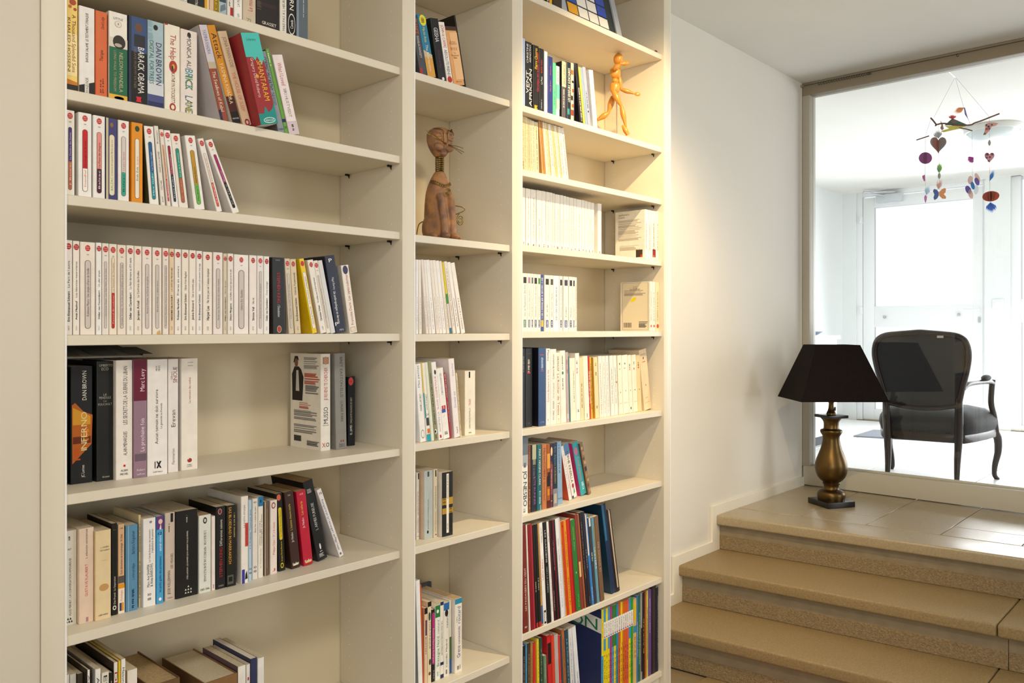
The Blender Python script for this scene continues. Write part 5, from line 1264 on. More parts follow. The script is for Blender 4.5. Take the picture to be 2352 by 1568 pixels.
MB().tube([(.0095 * (1 - t / 60) * math.cos(t * .32), -.046 + .0, .131 + .0095 * (1 - t / 60) * math.sin(t * .32)) for t in range(58)], .0011, M_WIRE, 6).build('spiral_pendant', cat)
MB().tube(spline([(.03, .01, .105), (.066, -.005, .100), (.076, -.008, .091), (.05, -.006, .078), (.038, -.004, .076)], 8) , .0013, M_WIRE, 6).build('tail_wire', cat)
MB().tube([(.060 + (.012 - .00013 * t) * math.cos(t * .2 + 1.8), -.01, .062 + (.017 - .0002 * t) * math.sin(t * .2 + 1.8)) for t in range(66)], .0012, M_WIRE, 6).build('tail_spiral', cat)
MB().tube(spline([(-.038, .03, .055), (-.050, .03, .045), (-.056, .03, .02), (-.055, .03, .003), (-.048, .03, .012), (-.044, .03, .002), (-.040, .03, .012), (-.036, .03, .002)], 8), .0016, M_WIRE, 6).build('curl_wire', cat)

# artist's wooden figure on a rod
M_BOX = pbr('varnished_maple', 'cf8c36', 0.3, noise=(40, 0.15, 4), spec=0.5)
M_STEEL = pbr('steel_rod', 'c8c8c4', 0.25, 1.0)
zb = ZS['right']['b'] + ZO
bx0, by0, _ = on_y(1417, 300, 0.075)
man = thing('artist_mannequin', (bx0, by0, zb + .001), 'jointed wooden artist mannequin striding on a thin steel rod', 'mannequin')
dm = (Vector((bx0, by0 + 1.6)).dot(Vector((SY, CYW))))


def mq(zx, zy, dd=0.0):
    return at_depth(1160 + zx / 4.9, zy / 4.9, dm + dd) - Vector((bx0, by0, zb))


def limb(name, a, b, r0, r1, bulge=1.25):
    a, b = Vector(a), Vector(b)
    n = 8
    pts = [a.lerp(b, k / n) for k in range(n + 1)]
    rs = []
    for k in range(n + 1):
        t = k / n
        r = r0 + (r1 - r0) * t
        e = math.sin(math.pi * min(1, max(0, t))) ** .5 if 0 < t < 1 else 0.45
        rs.append(r * (0.5 + 0.5 * e) * (1 + (bulge - 1) * math.sin(math.pi * min(1, t * 1.25))))
    return MB().tube(pts, rs, M_BOX, 12).build(name, man)


u1 = 1 / (4.9 * F / dm)          # metres per zoomed pixel
o = ball(MB(), (0, 0, 0), (50 * u1, 56 * u1, 68 * u1), M_BOX, 20, 14).build('head', man)
o.location = mq(1274, 668)
o.rotation_euler = (0, math.radians(6), 0)
ball(MB(), mq(1252, 745), (26 * u1, 26 * u1, 22 * u1), M_BOX).build('neck', man)


def torso(name, c, ax, r, tilt=0):
    m = MB()
    n = 10
    rings = []
    for k in range(n + 1):
        t = -1 + 2 * k / n
        s = (1 - abs(t) ** 3.2) ** .5 if abs(t) < 1 else 0.25
        s = max(s, .3) * (1 + .12 * t)
        rings.append([(r * s * math.cos(q * math.pi / 9), r * .72 * s * math.sin(q * math.pi / 9), ax * t) for q in range(18)])
    m.loft(rings, M_BOX)
    q = m.build(name, man)
    q.location = c
    q.rotation_euler = (0, tilt, -YAW)
    return q


torso('chest', mq(1242, 822), 66 * u1, 60 * u1, math.radians(-6))
ball(MB(), mq(1240, 912), (42 * u1, 34 * u1, 34 * u1), M_BOX).build('waist', man)
torso('pelvis', mq(1236, 995), 66 * u1, 58 * u1, math.radians(3))
limb('upper_arm', mq(1222, 785, -.02), mq(1296, 728, -.03), 26 * u1, 22 * u1)
ball(MB(), mq(1299, 722, -.03), 14 * u1, M_BOX).build('elbow_joint', man)
limb('forearm', mq(1302, 722, -.03), mq(1392, 712, -.02), 20 * u1, 22 * u1)
limb('upper_arm', mq(1278, 850, .02), mq(1308, 1004, .02), 24 * u1, 20 * u1)
ball(MB(), mq(1308, 1010, .02), 15 * u1, M_BOX).build('elbow_joint', man)
limb('forearm', mq(1312, 1010, .02), mq(1452, 1056, .02), 25 * u1, 15 * u1)
o = ball(MB(), (0, 0, 0), (36 * u1, 12 * u1, 23 * u1), M_BOX).build('hand', man)
o.location = mq(1490, 1062, .02)
o.rotation_euler = (0, math.radians(8), -YAW)
limb('thigh', mq(1218, 1030, -.015), mq(1308, 1196, -.015), 34 * u1, 23 * u1)
ball(MB(), mq(1310, 1203, -.015), 17 * u1, M_BOX).build('knee_joint', man)
limb('shin', mq(1312, 1206, -.015), mq(1356, 1412, -.015), 28 * u1, 19 * u1)
ball(MB(), mq(1357, 1420, -.015), 16 * u1, M_BOX).build('ankle_joint', man)
limb('foot', mq(1322, 1410, -.02), mq(1384, 1520, -.02), 15 * u1, 32 * u1)
limb('thigh', mq(1216, 1090, .015), mq(1164, 1270, .015), 34 * u1, 24 * u1)
ball(MB(), mq(1160, 1275, .015), 18 * u1, M_BOX).build('knee_joint', man)
limb('shin', mq(1156, 1278, .015), mq(1044, 1352, .015), 30 * u1, 22 * u1)
limb('foot', mq(1040, 1345, .015), mq(1000, 1400, .015), 15 * u1, 28 * u1)
MB().tube([mq(1257, 1050), Vector((mq(1257, 1050).x, mq(1257, 1050).y, 0.01))], .0016, M_STEEL, 8).build('rod', man)
MB().lathe([(.044, 0), (.046, .002), (.046, .009), (.044, .011), (.0, .011)], M_BOX, 32).build('base_disc', man)

# grid picture leaning on the top shelf
za = ZS['right']['a'] + ZO
xl, xr_ = on_y(1297, 20, .03)[0], on_y(1435, 83, .03)[0]
pic = thing('framed_picture', (xl, .035, za + .004), 'grey framed picture of coloured squares leaning on top right shelf', 'picture')
pic.rotation_euler = (math.radians(-14), 0, 0)
wp, hp = xr_ - xl, 0.215
M_PF = pbr('silver_grey_frame', 'a9b0bb', 0.4)
for n, a_, b_ in (('frame_side', (0, 0, 0), (.028, .014, hp)), ('frame_side', (wp - .028, 0, 0), (wp, .014, hp)), ('frame_rail', (.028, 0, 0), (wp - .028, .014, .020)), ('frame_rail', (.028, 0, hp - .02), (wp - .028, .014, hp))):
    box(n, a_, b_, M_PF, pic, .0012, 1)
box('backing', (.026, .006, .015), (wp - .026, .012, hp - .015), pbr('dark_slate', '2c3336', .6), pic)
TC = ['w', 'e8a82a', 'w', 'w', '3a55b8', 'w', 'w', 'w', '3a55b8', 'c02a3a', 'w', 'w', '3a55b8', 'w', 'w', '3a55b8']
tw = (wp - .056 - .05) / 4
for k in range(16):
    i, j = k % 4, k // 4
    x = .04 + i * tw
    zz = .026 + j * (tw * 1.12 if tw < .04 else .042)
    t_ = ['e8a82a', 'w', 'w', 'w', '3a55b8', 'w', 'w', '3a55b8', 'w', 'c02a3a', 'w', '3a55b8', 'w', 'w', 'e8a82a', 'w'][k]
    box('colour_tile', (x + .003, .0045, zz + .003), (x + tw - .003, .0058, zz + (tw * 1.12 if tw < .04 else .042) - .003), ink_mat(t_), pic)
bd = ball(MB(), (0, 0, 0), (.007, .007, .0085), pbr('brown_wood', '6a3a22', .4)).build('wooden_bead')
bd.location = (*on_y(1506, 114, .02)[:2], za + .0086)
tag(bd, 'small brown wooden bead at the right end of top right shelf', 'bead')

# leaflet lying on the tall books of the fifth left shelf
lz = ZS['left']['E'] + ZO + 0.2445
lf = thing('folded_leaflet', (0.545, .10, lz), 'grey printed leaflet lying on top of the dark tall books', 'leaflet')
lf.rotation_euler = (math.radians(9), 0, 0)
lx = on_y(303, 810, .15)[0] - .545
box('sheet', (0, 0, 0), (lx, .135, .0025), pbr('grey_paper', '8d8a84', .7), lf)
q = MB()
for i in range(3):
    x = .012 + i * .072
    q.poly([(x, .015, .0028), (x + .05, .015, .0028), (x + .05, .10, .0028), (x, .10, .0028)], ink_mat('3a3836'))
    q.poly([(x + .002, .018, .003), (x + .048, .018, .003), (x + .048, .097, .003), (x + .002, .097, .003)], ink_mat('77746e'))
tag(q.build('printed_boxes', lf), kind='stuff')
MB().prism([(lx, .0), (lx + .022, .045), (lx, .11)], 0, .0022, pbr('dark_card', '1f1a1a', .6)).build('dark_tip', lf)

# picture frame behind the travel guides
zf = ZS['middle']['f'] + ZO
fx1, _, ft = on_y(1006, 1340, .20)
pf = thing('small_frame', (1.372, .215, zf + .0015), 'slate blue picture frame leaning behind the travel guides', 'picture frame')
wf_, hf = fx1 - 1.372, ft - zf
M_SL = pbr('slate_blue_frame', '4a5468', .45)
for n, a_, b_ in (('frame_side', (0, 0, 0), (.014, .012, hf)), ('frame_side', (wf_ - .014, 0, 0), (wf_, .012, hf)), ('frame_rail', (.014, 0, 0), (wf_ - .014, .012, .014)), ('frame_rail', (.014, 0, hf - .014), (wf_ - .014, .012, hf))):
    box(n, a_, b_, M_SL, pf, .001, 1)
box('picture', (.012, .005, .012), (wf_ - .012, .009, hf - .012), pbr('olive_print', '7d7a40', .6, noise=(30, .5, 4)), pf)
pf.rotation_euler = (math.radians(-4), 0, 0)

# back-cover print of the white book on the fifth left shelf, of two books of the right bay and of the dark album
def cover_print(book, prints, dark=None):
    """print on the left board of a book: local plane x=0, u runs from the fore-edge to the spine"""
    cov = [c for c in book.children if c.name.startswith('cover')][0]
    xs = [v.co for v in cov.data.vertices]
    dep = max(v.y for v in xs)
    hh = max(v.z for v in xs)
    p = Print(dep, hh, 3)
    p.run(prints)
    p.mb.v = [(y, dep - x, z) for x, y, z in p.mb.v]
    tag(p.mb.build('cover_print', book), kind='stuff')


bk = {o['label']: o for o in bpy.data.objects if o.name.startswith('book') and 'label' in o}
for lab, o in bk.items():
    if lab.startswith('white book showing its back cover'):
        cover_print(o, 'g,221f20,.06,.5,.4,.5,.42,.62,.44,.75,.36,.83,.28,.86,.14,.86,.05,.78,.06,.62|g,d8d4d0,.18,.6,.3,.6,.27,.82,.2,.82|o,8a6450,.2,.905,.06,1.6|g,221f20,.1,.9,.15,.97,.25,.97,.29,.92,.26,.93,.18,.95,.13,.9|'
                    'q,999,.84,.96,.7,.5|q,c0503c,.68,.8,.72,.5|q,777,.58,.67,.72,.44|q,c0503c,.42,.48,.5,.4|q,888,.3,.4,.5,.76|q,888,.16,.25,.5,.76|r,333,.12,.36,.07,.13|q,555,.04,.09,.75,.4')
    if lab.startswith('cream paperback showing its back cover'):
        cover_print(o, 'h,5a3a34,.93,.36,.3,.1,Jean-Paul Sartre|h,5a3a34,.88,.22,.22,.1,La nausee|q,c9bfae,.4,.82,.5,.8|q,c9bfae,.2,.3,.5,.7|r,4a3a34,.7,.92,.05,.2|r,c8402a,.85,.92,.05,.1|r,9a9088,.14,.38,.02,.05')
    if lab.startswith('cream paperback showing bordered'):
        cover_print(o, 'r,8a7a68,.06,.94,.02,.98|r,ece0c4,.07,.93,.024,.976|h,c05a48,.89,.12,.5,.1,IVG|h,444,.855,.34,.5,.08,Le bonheur|q,aba08e,.72,.83,.5,.74|g,f0dc1c,.34,.60,.42,.59,.54,.65,.52,.69,.44,.68,.36,.64|'
                    + '|'.join(f'r,2a2824,{.12 + k * .03:.3f},{.134 + k * .03:.3f},.07,.17' for k in range(9)) + '|q,777,.07,.2,.78,.3')
    if lab.startswith('yellow and blue album showing'):
        cover_print(o, 'g,e4e4e0,.05,.85,1,.74,1,.90,.05,1|h,2a7a4c,.83,.5,.68,.16,ON')

# ------------------------------------------------------------------ table lamp on the landing
K = 1.14


def zpx(y):
    return CZ - (y / 3.408 + 740 - CY) / 534 * K - ZL


lampo = thing('table_lamp', (4.001, -.050, ZL), 'brass baluster table lamp with dark pyramid shade standing on landing', 'lamp')
R_ = K / 1820
prof = [(100, 1387), (103, 1370), (106, 1352), (104, 1335), (96, 1322), (86, 1314), (70, 1308), (60, 1303), (55, 1288), (56, 1272), (64, 1262), (66, 1256), (60, 1250), (66, 1244), (84, 1230), (102, 1208), (115, 1178), (122, 1140), (120, 1105), (110, 1068),
        (95, 1030), (80, 992), (69, 950), (63, 912), (64, 890), (70, 878), (78, 866), (82, 854), (81, 844), (74, 838), (60, 834), (56, 826), (55, 800), (57, 780), (64, 766), (73, 755), (80, 747), (80, 742)]
MB().lathe([(r * R_, zpx(y)) for r, y in prof], M_BRASS, 48).build('brass_baluster', lampo, angle=50)
MB().lathe([(r * R_, zpx(y)) for r, y in ((36, 722), (37, 714), (33, 704), (26, 690), (21, 670), (19, 650), (18, 632), (21, 628), (21, 618), (14, 612), (12, 590))], M_BRASS, 32).build('stem', lampo)
s_ = .154 / 2
o = box('base_plate', (-s_, -s_, 0), (s_, s_, zpx(1385)), M_BLACK, lampo, .002, 2)
o.rotation_euler = (0, 0, math.radians(-31))
s_ = .112 / 2
o = box('upper_plate', (-s_, -s_, zpx(744)), (s_, s_, zpx(722)), M_BLACK, lampo, .0015, 2)
o.rotation_euler = (0, 0, math.radians(-31))
zb_, zt_ = 1.0074 - ZL, 1.274 - ZL
sh = MB()


def rect(w, d, z):
    return [Vector((-w / 2, -d / 2, z)), Vector((w / 2, -d / 2, z)), Vector((w / 2, d / 2, z)), Vector((-w / 2, d / 2, z))]


o1, o2 = rect(.414, .342, zb_), rect(.212, .171, zt_)
i1, i2 = rect(.410, .338, zb_), rect(.208, .167, zt_)
v = o1 + o2 + i1 + i2
f = []
for k in range(4):
    k2 = (k + 1) % 4
    f += [(k, k2, 4 + k2, 4 + k), (8 + k2, 8 + k, 12 + k, 12 + k2), (k2, k, 8 + k, 8 + k2), (4 + k, 4 + k2, 12 + k2, 12 + k)]
sh.faces(v, f, M_SHADE)
so = sh.build('lamp_shade', lampo)
so.rotation_euler = (0, 0, -YAW)
fm = MB()
for k in range(4):
    fm.tube([Vector((0, 0, zt_ - .004)), i2[k] - Vector((0, 0, .004))], .0012, M_BRASS, 6)
fm.tube([Vector((0, 0, zpx(590) - .002)), Vector((0, 0, zt_ - .002))], .003, M_BRASS, 8)
fo = fm.build('shade_spider', lampo)
fo.rotation_euler = (0, 0, -YAW)
box('rocker_switch', (-.004, -.023, zpx(690)), (.004, -.016, zpx(660)), M_BLACK, lampo)

# ------------------------------------------------------------------ armchair behind the glass (seen from the back)
chair = thing('armchair', (4.975, -.19, ZF), 'dark wooden armchair with grey upholstery seen through the glass', 'chair', math.radians(-90 + 5))


def bk_y(z):
    return -.02 - .13 * (z - .44)


half = [(.184, .440), (.190, .50), (.206, .58), (.228, .67), (.240, .745), (.237, .80), (.219, .843), (.18, .866), (.12, .874), (.05, .880)]
loop = [(x, z) for x, z in half] + [(0, .884)] + [(-x, z) for x, z in reversed(half)]
pts = spline([(x, bk_y(z), z) for x, z in loop], 4)
MB().tube(pts, [.019] * len(pts), M_WOOD, 10, flat=(1.0, .85)).build('back_frame', chair)
rail = spline([(-.175, bk_y(.47), .478), (-.09, bk_y(.465) - .004, .462), (0, bk_y(.45) - .004, .456), (.09, bk_y(.465) - .004, .462), (.175, bk_y(.47), .478)], 6)
MB().tube(rail, .016, M_WOOD, 10, flat=(1.4, .8)).build('back_rail', chair)
inner = [(x * .975, z) for x, z in half]
inner = [(x, min(max(z, .462), .872)) for x, z in inner]
poly = inner + [(0, .876)] + [(-x, z) for x, z in reversed(inner)]
bp = MB()
for yy, sgn in ((-.016, 1), (.03, -1)):
    c = (0, bk_y(.67) + yy * 1.5, .67)
    ring1 = [(x, bk_y(z) + yy * .35, z) for x, z in poly]
    ring2 = [(x * .6, bk_y(.67 + (z - .67) * .6) + yy * 1.2, .67 + (z - .67) * .6) for x, z in poly]
    n = len(poly)
    vv = ring1 + ring2 + [c]
    ff = [(i, (i + 1) % n, n + (i + 1) % n, n + i)[::sgn] for i in range(n)] + [(n + i, n + (i + 1) % n, 2 * n)[::sgn] for i in range(n)]
    bp.faces(vv, ff, M_VELVET)
bp.sm = True
bp.build('back_upholstery', chair, angle=60)
tag_o = box('paper_tag', (.09, bk_y(.862) - .021, .853), (.122, bk_y(.862) - .0195, .866), pbr('pale_paper_tag', 'cfcac4', .6), chair)


def plan(k, zz, inset=0.0):
    p = []
    for x, y in ((-.215, .0), (-.255, .12), (-.29, .28), (-.312, .44), (-.30, .54), (-.22, .585), (-.1, .60), (0, .605), (.1, .60), (.22, .585), (.30, .54), (.312, .44), (.29, .28), (.255, .12), (.215, .0), (.1, -.012), (0, -.014), (-.1, -.012)):
        p.append((x * k, .29 + (y - .29) * k, zz))
    return p


MB().loft([plan(.985, .315), plan(1.0, .335), plan(1.02, .352), plan(1.01, .375), plan(.95, .402), plan(.82, .430), plan(.55, .450), plan(.25, .459), plan(.05, .461)], M_VELVET).build('seat_cushion', chair, angle=70)
MB().loft([plan(.97, .268), plan(.985, .272), plan(.99, .31), plan(.98, .317)], M_WOOD).build('seat_rail', chair, angle=50)
nl = MB()
for k in range(34):
    ball(nl, (-.205 + .41 * k / 33, -.014, .321), .004, M_WOOD, 6, 4)
tag(nl.build('nail_trim', chair), kind='stuff')
for s in (-1, 1):
    MB().tube(spline([(s * .187, -.029, .52), (s * .185, -.018, .38), (s * .182, -.012, .27), (s * .178, -.02, .16), (s * .178, -.035, .06), (s * .183, -.055, .0)]), [.019 + .004 * min(1, k / 6) - .011 * min(1, max(0, k - 8) / 18) for k in range(31)], M_WOOD, 10).build('rear_leg', chair)
    MB().tube(spline([(s * .285, .53, .30), (s * .302, .555, .25), (s * .303, .565, .17), (s * .288, .56, .09), (s * .284, .565, .03), (s * .298, .585, .0)]), [.027 - .013 * min(1, k / 22) for k in range(31)], M_WOOD, 10).build('front_leg', chair)
    MB().tube(spline([(s * .208, bk_y(.59), .575), (s * .225, .03, .598), (s * .255, .18, .602), (s * .285, .34, .598), (s * .295, .40, .585)]), .0145, M_WOOD, 10).build('arm', chair)
    MB().tube(spline([(s * .295, .405, .605), (s * .291, .395, .55), (s * .288, .40, .47), (s * .298, .44, .39), (s * .306, .46, .30)]), .0165, M_WOOD, 10).build('arm_support', chair)
    ball(MB(), (s * .278, .28, .622), (.024, .085, .018), M_VELVET).build('arm_pad', chair)

# ------------------------------------------------------------------ curtain wire with hooks under the head rail
rail_x = 4.392
cw = thing('curtain_wire', (rail_x, .25, 2.69), 'thin steel curtain wire with row of small hooks under the ceiling', 'curtain wire')
M_DSTEEL = pbr('dark_steel', '3c3e40', 0.4, 0.9)
MB().tube([(0, 0, 0), (0, -2.4, 0)], .0014, M_DSTEEL, 6).build('wire', cw)
box('wall_bracket', (-.005, .008, -.007), (.005, .018, .006), M_BEAM, cw, .001, 1)
hk = None
ys = [on_x(1881 + k * 5.9, 190, rail_x)[1] for k in range(21)] + [on_x(2199, 118, rail_x)[1], on_x(1996, 165, rail_x)[1]]
for y in ys:
    if hk is None:
        o = MB().tube(spline([(0, 0, .003), (0, .004, -.002), (0, .003, -.010), (0, -.003, -.012), (0, -.005, -.006)], 3), .0012, M_DSTEEL, 5).build('curtain_hook', cw)
        hk = o.data
    else:
        o = bpy.data.objects.new('curtain_hook', hk)
        COL.objects.link(o)
        o.parent = cw
    o.location = (0, y - .25, 0)

# ------------------------------------------------------------------ far room: door, window, furniture
def fy(px):
    return on_x(px, 756, XF)[1]


def fz(px, py):
    return on_x(px, py, XF)[2]


yL, yR, yW = fy(1966), fy(2262), fy(2321)
wfar = MB()
wfar.box((XF, yL, 0.33), (XF + .12, YFL, ZCEIL), M_FARW)
struct(wfar.build('wall_far'))
struct(box('wall_far_pier', (XF, yW, 0.33), (XF + .12, yR, ZCEIL), M_FARW))
M_GLASS = glass_mat('clear_glass')
door = box('door_1', (XF + .02, fy(1979), ZF), (XF + .09, yL, ZCEIL), M_WHITE, None, .004)
struct(door)
dt = fz(2006, 452)
g0, g1_, g2, g3 = fz(2006, 477), fz(2006, 703), fz(2006, 751), fz(2006, 939.5)
box('frame_post', (XF + .02, yR, ZF), (XF + .09, fy(2257), ZCEIL), M_WHITE, door, .003)
box('frame_head', (XF + .02, fy(2257), dt + .012), (XF + .09, fy(1979), ZCEIL), M_WHITE, door, .003)
a, b_, c, d = fy(1980), fy(2006), fy(2233), fy(2256)
for n, p, q in (('leaf_stile', (b_, ZF + .01), (a, dt)), ('leaf_stile', (d, ZF + .01), (c, dt)), ('leaf_rail', (c, g0), (b_, dt)), ('leaf_rail', (c, g2), (b_, g1_)), ('leaf_rail', (c, ZF + .01), (b_, g3))):
    box(n, (XF + .03, p[0], p[1]), (XF + .075, q[0], q[1]), M_WHITE, door, .003)
for lo, hi in ((g1_, g0), (g3, g2)):
    box('pane', (XF + .05, c, lo), (XF + .056, b_, hi), M_GLASS, door)
M_GREYM = pbr('brushed_aluminium', 'b8bcc2', .4, .8)
box('closer_box', (XF - .03, fy(2073), fz(2040, 464)), (XF + .03, fy(2014), fz(2040, 446)), pbr('closer_grey', 'cfd4da', .45), door, .004)
za_ = ZCEIL - .03
MB().tube([(XF - .01, fy(2060), za_), (XF - .20, fy(2000), za_)], .007, M_GREYM, 6).build('closer_arm', door)
MB().tube([(XF - .20, fy(2000), za_), (XF - .01, fy(2036), za_ - .03)], .007, M_GREYM, 6).build('closer_arm', door)
for py in (505, 713, 920):
    box('hinge', (XF - .004, fy(1980), fz(1978, py) - .035), (XF + .03, fy(1974), fz(1978, py) + .035), M_WHITE, door, .003)
for px, py in ((2030, 728), (2201, 722)):
    o = ball(MB(), (XF + .012, fy(px), fz(px, py)), (.022, .013, .013), M_GREYM).build('door_knob', door)
MB().tube([(XF + .02, fy(2250), fz(2246, 711)), (XF - .03, fy(2250), fz(2246, 711)), (XF - .03, fy(2214), fz(2246, 711))], .009, M_WHITE, 8).build('door_handle', door)
o = box('keyhole_plate', (XF + .02, fy(2249) - .004, fz(2246, 740)), (XF + .03, fy(2245), fz(2246, 728)), M_GREYM, door, .001, 1)

win2 = MB()
win2.box((XF + .02, fy(2344), ZF), (XF + .09, yW, fz(2340, 388)), M_WHITE)
win2.box((XF, YFR, fz(2340, 388)), (XF + .12, yW, ZCEIL), M_FARW)
w2 = struct(win2.build('window_2', bevel=.002))
for lo, hi in ((ZF + .05, fz(2344, 740)), (fz(2344, 686), fz(2344, 400))):
    box('pane', (XF + .05, YFR, lo), (XF + .056, fy(2345), hi), M_GLASS, w2)
box('transom', (XF + .03, YFR, fz(2344, 740)), (XF + .08, fy(2344), fz(2344, 686)), M_WHITE, w2, .003)
box('head_rail', (XF - .02, YFR, fz(2344, 403)), (XF + .119, fy(2345), fz(2340, 383)), M_WHITE, w2, .003)
box('bottom_rail', (XF + .03, YFR, ZF), (XF + .08, fy(2344), ZF + .05), M_WHITE, w2, .003)

sw = thing('light_switch', (XF - .001, fy(2293), fz(2293, 698)), 'square white light switch on the far pier beside the door', 'switch')
box('plate', (-.010, -.046, -.044), (0, .046, .044), M_WHITE, sw, .004)
box('rocker', (-.016, -.026, -.026), (-.010, .026, .026), M_WHITE, sw, .003)

mp = [on_z(*p, ZF)[:2] for p in ((1960, 1003), (2006, 989), (2259, 1002), (2221, 1018))]
mat_o = MB().prism(mp[::-1], ZF, ZF + .012, pbr('grey_door_mat', '8d929c', .95, noise=(300, .4, 2))).build('door_mat', None, .003, 1)
tag(mat_o, 'grey rectangular door mat on the pale floor before the glazed door', 'mat')

cy0 = .86
x_end = on_y(1931, 770, cy0)[0]
cab = thing('white_cabinet', (0, 0, 0), 'white low cabinet along the left wall of the bright room', 'cabinet')
ctop = on_y(1925, 770, cy0)[2]
box('body', (4.75, cy0 + .02, ZF + .08), (x_end - .03, YFL - .004, ctop - .03), M_WHITE, cab, .003)
box('worktop', (4.73, cy0, ctop - .03), (x_end, YFL - .003, ctop), M_WHITE, cab, .004)
box('plinth', (4.8, cy0 + .07, ZF), (x_end - .08, YFL - .01, ZF + .08), pbr('dark_plinth', '2e3138', .6), cab)
for k in range(4):
    x0 = 4.77 + k * (x_end - 4.83) / 4
    dr = box('cabinet_door', (x0, cy0 + .004, ZF + .10), (x0 + (x_end - 4.83) / 4 - .008, cy0 + .019, ctop - .045), M_WHITE, cab, .003)
    ball(MB(), (x0 + .06, cy0 - .006, ctop - .2), .012, M_GREYM, 10, 7).build('knob', dr)
dish = MB().lathe([(.03, 0), (.05, .006), (.085, .028), (.088, .03), (.083, .029), (.048, .010), (.0, .008)], pbr('blue_grey_ceramic', '8d9db4', .3), 24).build('shallow_dish')
dish.location = (*on_y(1864, 760, 1.05)[:2], ctop + .0005)
tag(dish, 'shallow blue grey dish on top of the white cabinet', 'dish')

cl = on_z(2281, 291, ZCEIL)
dl = cl[0] * SY + (cl[1] + 1.6) * CYW
rl = 60 / F * dl
clamp = thing('ceiling_light', (cl[0], cl[1], ZCEIL), 'round white flush ceiling light in the bright room', 'ceiling lamp')
MB().lathe([(rl, -.001), (rl, -.026), (rl * .96, -.036), (rl * .90, -.036), (rl * .9, -.001)], pbr('light_ring', 'd9dbd8', .35), 40).build('ring', clamp)
MB().lathe([(rl * .9, -.03), (rl * .8, -.058), (rl * .6, -.082), (rl * .3, -.096), (.001, -.1)], pbr('opal_glass', 'cfd9dc', .15), 40).build('opal_dome', clamp)

# ------------------------------------------------------------------ paper mobile hanging in the bright room
DM = 4.34


def mp_(x, y, dd=0.0):
    return at_depth(2040 + x / 3.92, 120 + y / 3.92, DM + dd)


AX = Vector((SY, CYW, 0))
hook = mp_(600, 225, -.02)
mob = thing('paper_mobile', hook, 'hanging mobile of twigs, paper hearts, butterflies and feathers behind glass', 'mobile')


def loc(p):
    return p - hook


def pm(col):
    n = 'paper_' + col
    col = ''.join('%02x' % int(int(col[i:i + 2], 16) * .72 + 255 * .28) for i in (0, 2, 4))
    if n in MATS:
        return MATS[n]
    m = bpy.data.materials.new(n)
    m.use_nodes = True
    nt = m.node_tree
    nt.nodes.clear()
    o = nt.nodes.new('ShaderNodeOutputMaterial')
    mx = nt.nodes.new('ShaderNodeMixShader')
    mx.inputs[0].default_value = .55
    for i, k in ((1, 'ShaderNodeBsdfDiffuse'), (2, 'ShaderNodeBsdfTranslucent')):
        b = nt.nodes.new(k)
        b.inputs[0].default_value = hexc(col)
        nt.links.new(b.outputs[0], mx.inputs[i])
    nt.links.new(mx.outputs[0], o.inputs[0])
    MATS[n] = m
    return m


def strand(name, pts, r=.0007, col='c8b4ae'):
    return MB().tube([loc(mp_(*p)) for p in pts], r, pm(col), 5).build(name, mob)


def paper(name, pts, col, dd=0.0, th=.0015, parent=None):
    a = [loc(mp_(x, y, dd)) for x, y in pts]
    b = [p + AX * th for p in a]
    n = len(a)
    m = MB()
    m.faces(a + b, [tuple(range(n)), tuple(range(2 * n - 1, n - 1, -1))] + [(i, n + i, n + (i + 1) % n, (i + 1) % n) for i in range(n)], pm(col))
    return m.build(name, parent or mob)


def feather(name, base, tip, width, col, n=9, dd=0.0, seed=1):
    r = random.Random(seed)
    b0, t0 = Vector(base), Vector(tip)
    d = (t0 - b0)
    s = Vector((-d.y, d.x)).normalized()
    m = MB()
    for k in range(n):
        f = -1 + 2 * k / (n - 1)
        e = b0 + d * (1 - .28 * f * f + r.uniform(-.06, .06)) + s * f * width
        w = s * width * .16
        q = b0.lerp(e, .5) + s * f * width * .25
        z = dd + r.uniform(-.006, .006)
        a = [loc(mp_(*p, z)) for p in ((b0.x, b0.y), ((q + w).x, (q + w).y), (e.x, e.y), ((q - w).x, (q - w).y))]
        m.faces(a + [p + AX * .0008 for p in a], [(0, 1, 2, 3), (7, 6, 5, 4), (0, 4, 5, 1), (1, 5, 6, 2), (2, 6, 7, 3), (3, 7, 4, 0)], pm(col))
    return tag(m.build(name, mob), kind='stuff')


def heart(cx, cy, w, h, half=0):
    p = []
    for k in range(28):
        t = 2 * math.pi * k / 28
        x = 16 * math.sin(t) ** 3
        y = 13 * math.cos(t) - 5 * math.cos(2 * t) - 2 * math.cos(3 * t) - math.cos(4 * t)
        if half * x < -0.01:
            continue
        p.append((cx + x / 32 * w, cy - (y + 2.5) / 29 * h))
    return p


M_TWIG = pbr('twig_bark', '6b4a3c', .8, noise=(60, .35, 4))
MB().tube([loc(mp_(510, 145, -.17)), loc(mp_(602, 226, -.02))], .003, M_WHITE, 6).build('ceiling_hook', mob)
for p in ([(600, 228), (410, 590)], [(606, 232), (680, 500), (738, 645)], [(612, 230), (912, 582)], [(385, 600), (335, 755)], [(335, 765), (335, 900), (330, 1100), (345, 1290)], [(455, 650), (455, 770), (458, 990), (462, 1240)],
          [(755, 705), (755, 930), (762, 1170)], [(910, 588), (912, 900), (917, 1250), (918, 1350)]):
    strand('thread', p, .0007, 'd08a80' if p[0][0] == 910 else 'cbbcb8')
MB().tube(spline([loc(mp_(*p)) for p in ((430, 652), (500, 640), (600, 655), (735, 655), (780, 636), (840, 616), (915, 586), (1000, 553))]), .0042, M_TWIG, 7).build('twig', mob)
MB().tube(spline([loc(mp_(*p)) for p in ((382, 590), (405, 615), (432, 652), (424, 662))]), .004, M_TWIG, 7).build('twig', mob)
